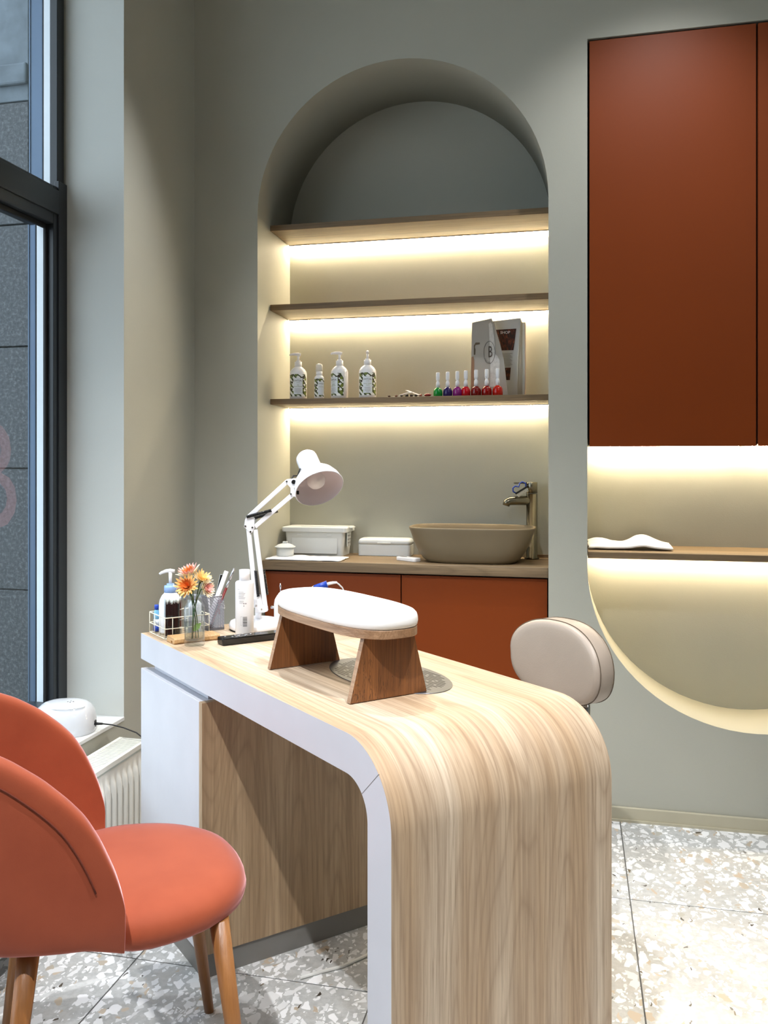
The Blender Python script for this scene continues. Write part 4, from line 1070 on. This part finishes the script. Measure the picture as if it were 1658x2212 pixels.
t = on_desk('dropper_bottle', 'slim pale blue bottle with white tip behind the dropper bottle', 'bottle', (.0085, .072), 0, PZ)
MB().lathe([(0, 0), (.0066, 0), (.0066, .084), (.004, .092), (0, .092)], seg=20).build('body', M_CYAN, t)
MB().lathe([(0, .0922), (.0042, .0922), (.0038, .110), (.0044, .112), (0, .112)], seg=16).build('tip', M_WP, t)
t = on_desk('trigger_bottle', 'small frosted trigger bottle behind the vase in wire caddy', 'bottle', (.105, .116), TH, PZ)
MB().lathe([(0, 0), (.017, 0), (.0178, .003), (.0178, .082), (.009, .092), (0, .092)], seg=26).build('body', plain('frosted_bottle', (222, 226, 232), .25), t)
MB().box((0, 0, .100), (.018, .014, .016), bev=.003).tube([(-.006, 0, .106), (-.018, 0, .110), (-.026, 0, .102), (-.027, 0, .092)], [.005, .004, .0035, .003], 8).build('trigger', plain('grey_trigger', (150, 154, 164), .35), t)

# mesh pen holder with tools
HU = (.048, .192)
t = on_desk('mesh_holder', 'silver wire mesh pen holder between the vase and lamp', 'holder', HU, PHI+.05)
hs, hh = .0245, .094
sp = Matrix.Identity(4)
def hl(s_, z): return [(-s_, -s_, z), (s_, -s_, z), (s_, s_, z), (-s_, s_, z)]
m = MB()
for (ax_, sg) in ((0, -1), (0, 1), (1, -1), (1, 1)):
    for diag in (1, -1):
        k = -hh
        while k < 2*hs+hh:
            # line x = k + diag*z  in panel coordinates 0..2hs, 0..hh
            pts = []
            for z in (0, hh):
                pts.append((k+z if diag > 0 else k+hh-z, z))
            (xa, za), (xb, zb_) = pts
            # clip
            def clip(xa, za, xb, zb_):
                dx, dz = xb-xa, zb_-za; t0, t1 = 0, 1
                for lo, hi, p, d in ((0, 2*hs, xa, dx),):
                    if abs(d) < 1e-9: continue
                    ta, tb = (lo-p)/d, (hi-p)/d
                    if ta > tb: ta, tb = tb, ta
                    t0, t1 = max(t0, ta), min(t1, tb)
                return None if t1 <= t0 else (xa+dx*t0, za+dz*t0, xa+dx*t1, za+dz*t1)
            c = clip(xa, za, xb, zb_)
            if c:
                P = []
                for (x, z) in ((c[0], c[1]), (c[2], c[3])):
                    P.append((x-hs, sg*hs, z+.001) if ax_ == 0 else (sg*hs, x-hs, z+.001))
                m.cone(P[0], P[1], .00075, None, 4, smooth=False, caps=False)
            k += .0046 if diag > 0 else .0092
stuff(m.build('mesh_walls', M_MESH, t))
MB().tube(hl(hs, hh), .0016, 6, closed=True).build('rim', M_MESH, t)
MB().b2((-hs, -hs, 0), (hs, hs, .0015)).b2((-hs-.0004, -hs-.0006, .0), (hs+.0004, -hs-.0001, .007)).b2((hs+.0001, -hs, .0), (hs+.0006, hs, .007)).build('base', M_MESH, t)
def tool(name, label, cat, foot, tip): 
    """foot and tip in the holder's right/away/up frame"""
    bx, by, bz = DU(HU[0], HU[1], H_+.002); o = thing(name, label, cat, (bx, by, bz), TH, 'tools in the mesh holder')
    return o, Vector(foot), Vector(tip)
def slab(name, A, B, w, th, mat, par, f0=0, f1=1):
    d = B-A; A2, B2 = A+d*f0, A+d*f1; dd = (B2-A2); n = Vector((0, 1, 0)); s_ = dd.normalized().cross(n).normalized(); n2 = s_.cross(dd.normalized())
    M = Matrix((s_, n2, dd.normalized())).transposed().to_4x4(); M.translation = (A2+B2)/2
    return MB().box((0, 0, 0), (w, th, dd.length), rot=M, bev=min(th, w)*.25, seg=1).build(name, mat, par)
o, A, B = tool('nail_file', 'black nail file leaning in the mesh holder', 'nail file', (-.006, .010, 0), (.027, .012, .150))
slab('board', A, B, .013, .003, M_BLACK, o); slab('edge', A, B, .0145, .0012, M_WPM, o, .25, 1.003)
o, A, B = tool('nail_file', 'white nail file standing tallest in the mesh holder', 'nail file', (-.018, -.006, 0), (.040, .0, .162))
slab('board', A, B, .0125, .005, M_WP, o)
o, A, B = tool('cosmetic_brush', 'thin brush with maroon handle and silver ferrule in the mesh holder', 'brush', (-.006, -.012, 0), (.062, -.002, .170))
d = B-A; MB().cone(A, A+d*.68, .0028, .0040).build('handle', M_RED, o); MB().cone(A+d*.68, A+d*.80, .0040, .0032).build('ferrule', M_SILV, o); MB().cone(A+d*.80, B, .0034, .0036).build('sleeve', M_SILV, o)
o, A, B = tool('hand_brush', 'white bristled brush hooked over the right rim of the holder', 'brush', (.022, .0, .060), (.016, .0, .098))
slab('handle', A+Vector((-.002, 0, -.02)), B, .004, .008, M_RED, o)
m = MB()
for k in range(7):
    p = A+(B-A)*(k/6.5); m.cone(p, p+Vector((.013, 0, -.003)), .0022, .0024, 6)
stuff(m.build('bristles', M_BRIS, o))
o, A, B = tool('cosmetic_brush', 'blue topped stick low at the left of the mesh holder', 'brush', (-.004, .004, .0), (-.016, .010, .112))
MB().cone(A, B, .0028).build('handle', M_WP, o); MB().cone(B, B+(B-A)*.09, .005, .004).build('top', M_BLUE, o)

# nail drill unit behind the armrest
t = on_desk('nail_drill_unit', 'white nail drill control unit mostly hidden behind the armrest', 'machine', (0.1043, 0.4376), TH)
cs = [[Vector((x, y, z)) for x, y in superell(.070*s_, .042*s_, 3.5, 48)] for s_, z in ((.96, .0), (1, .004), (1, .058), (.97, .072), (.88, .083), (.7, .088), (.3, .090))]
MB().rings(cs).build('housing', M_WP, t)
MB().b2((-.080, -.012, .045), (-.066, .006, .052), bev=.002).build('cradle', M_SILV, t)
MB().cone((-.052, 0, .088), (-.052, 0, .102), .0010).lathe([(0, .100), (.0024, .103), (.0028, .109), (.0012, .118), (0, .119)], c=(-.052, 0, 0), seg=12).build('bit', M_SILV, t)
t = on_desk('drill_handpiece', 'blue drill handpiece lying on the white unit behind the armrest', 'tool', (0.1554, 0.4808), TH, .0935)
MB().cone((-.035, 0, .006), (-.015, 0, .013), .0035, .0075, 20).build('nose', M_SILV, t)
MB().cone((-.015, 0, .0135), (.022, 0, .0245), .0085, .0105, 24).build('grip', M_BLUE, t)
pts = [Vector((.022+.0030*i, 0, .0245+.0012*i*(1-i/16))) for i in range(10)]
m = MB()
for i, p in enumerate(pts): m.cone(p, p+Vector((.0018, 0, .0004)), .0052-.0002*i, None, 14)
m.cone(pts[0], pts[-1], .0034, .0030); m.build('strain_relief', M_WP, t)
MB().tube([pts[-1], (.056, .002, .024), (.066, .004, .014), (.072, .006, .0), (.076, .008, -.030), (.080, .01, -.075)], .0022, 8).build('cord', plain('grey_cord', (206, 206, 206), .5), t)
tag(MB().tube([DU(.08, .47, H_+.004), DU(.03, .455, H_+.010), DU(.0, .43, H_+.004), DU(-.004, .415, H_-.02), DU(-.01, .40, H_-.25)], .0018, 6).build('power_cord', M_BLACK), 'thin black cord behind the desk lamp base', 'cord')

# ================================================================ WINDOW SILL: curing lamp and cord
t = thing('curing_lamp', 'glossy white dome nail curing lamp on the window sill', 'lamp', (-1.519, 2.452, .401), .35)
cs = []
for s_, z in ((.97, 0), (.995, .002), (1.0, .012), (.99, .030), (.965, .046), (.91, .062), (.82, .075), (.68, .084), (.48, .0895), (.25, .0915), (.02, .092)):
    cs.append([Vector((x, y, z)) for x, y in superell(.094*s_, .086*s_, 2.5, 64)])
MB().rings(cs).build('shell', plain('gloss_white', (206, 209, 213), .08, vary=.01), t)
for sgn in (-1,):
    pts = []
    for i in range(25):
        a = -2.6+2.0*i/24; pts.append((.069*math.cos(a)+.01, .064*math.sin(a)-.004, .0815+.001*math.sin(PI*i/24)))
    MB().tube(pts, .0014, 6).build('shell_groove', plain('pale_groove', (206, 212, 216), .3), t)
for (x, y) in ((.02, -.02), (.028, -.013), (.012, -.014), (.02, -.006)):
    MB().lathe([(0, .0895), (.0022, .0895), (.0022, .0925), (0, .0925)], c=(x, y, 0), seg=10).build('vent_hole', M_GRINK, t)
MB().box((.090, -.012, .022), (.008, .016, .020), rot=-.2).build('socket', M_BLACK, t)
pa = Vector((-1.4318, 2.4635, .426))
pts = [Vector(p) for p in ((-1.4215, 2.466, .425), (-1.402, 2.472, .424), (-1.375, 2.479, .421), (-1.34, 2.487, .412), (-1.30, 2.493, .398), (-1.262, 2.497, .3705), (-1.235, 2.50, .30), (-1.215, 2.51, .12), (-1.20, 2.52, .006))]
c_ = thing('power_cord', 'black cord running from the curing lamp over the radiator', 'cord', (0, 0, 0))
MB().tube(pts, .0021, 8).build('cable', M_BRUBB, c_)
MB().cone(pts[0]+Vector((-.004, -.001, 0)), pts[1], .0046, .0030, 14).build('plug', M_BRUBB, c_)
# white cable along the cabinet foot
tag(MB().tube([(-.63, 2.02, .004), (-.59, 2.055, .004), (-.545, 2.09, .004), (-.50, 2.15, .004), (-.47, 2.25, .004)], .004, 8).build('floor_cable', plain('white_cable', (226, 226, 220), .4)), 'white cable on the floor along the desk cabinet plinth', 'cable')
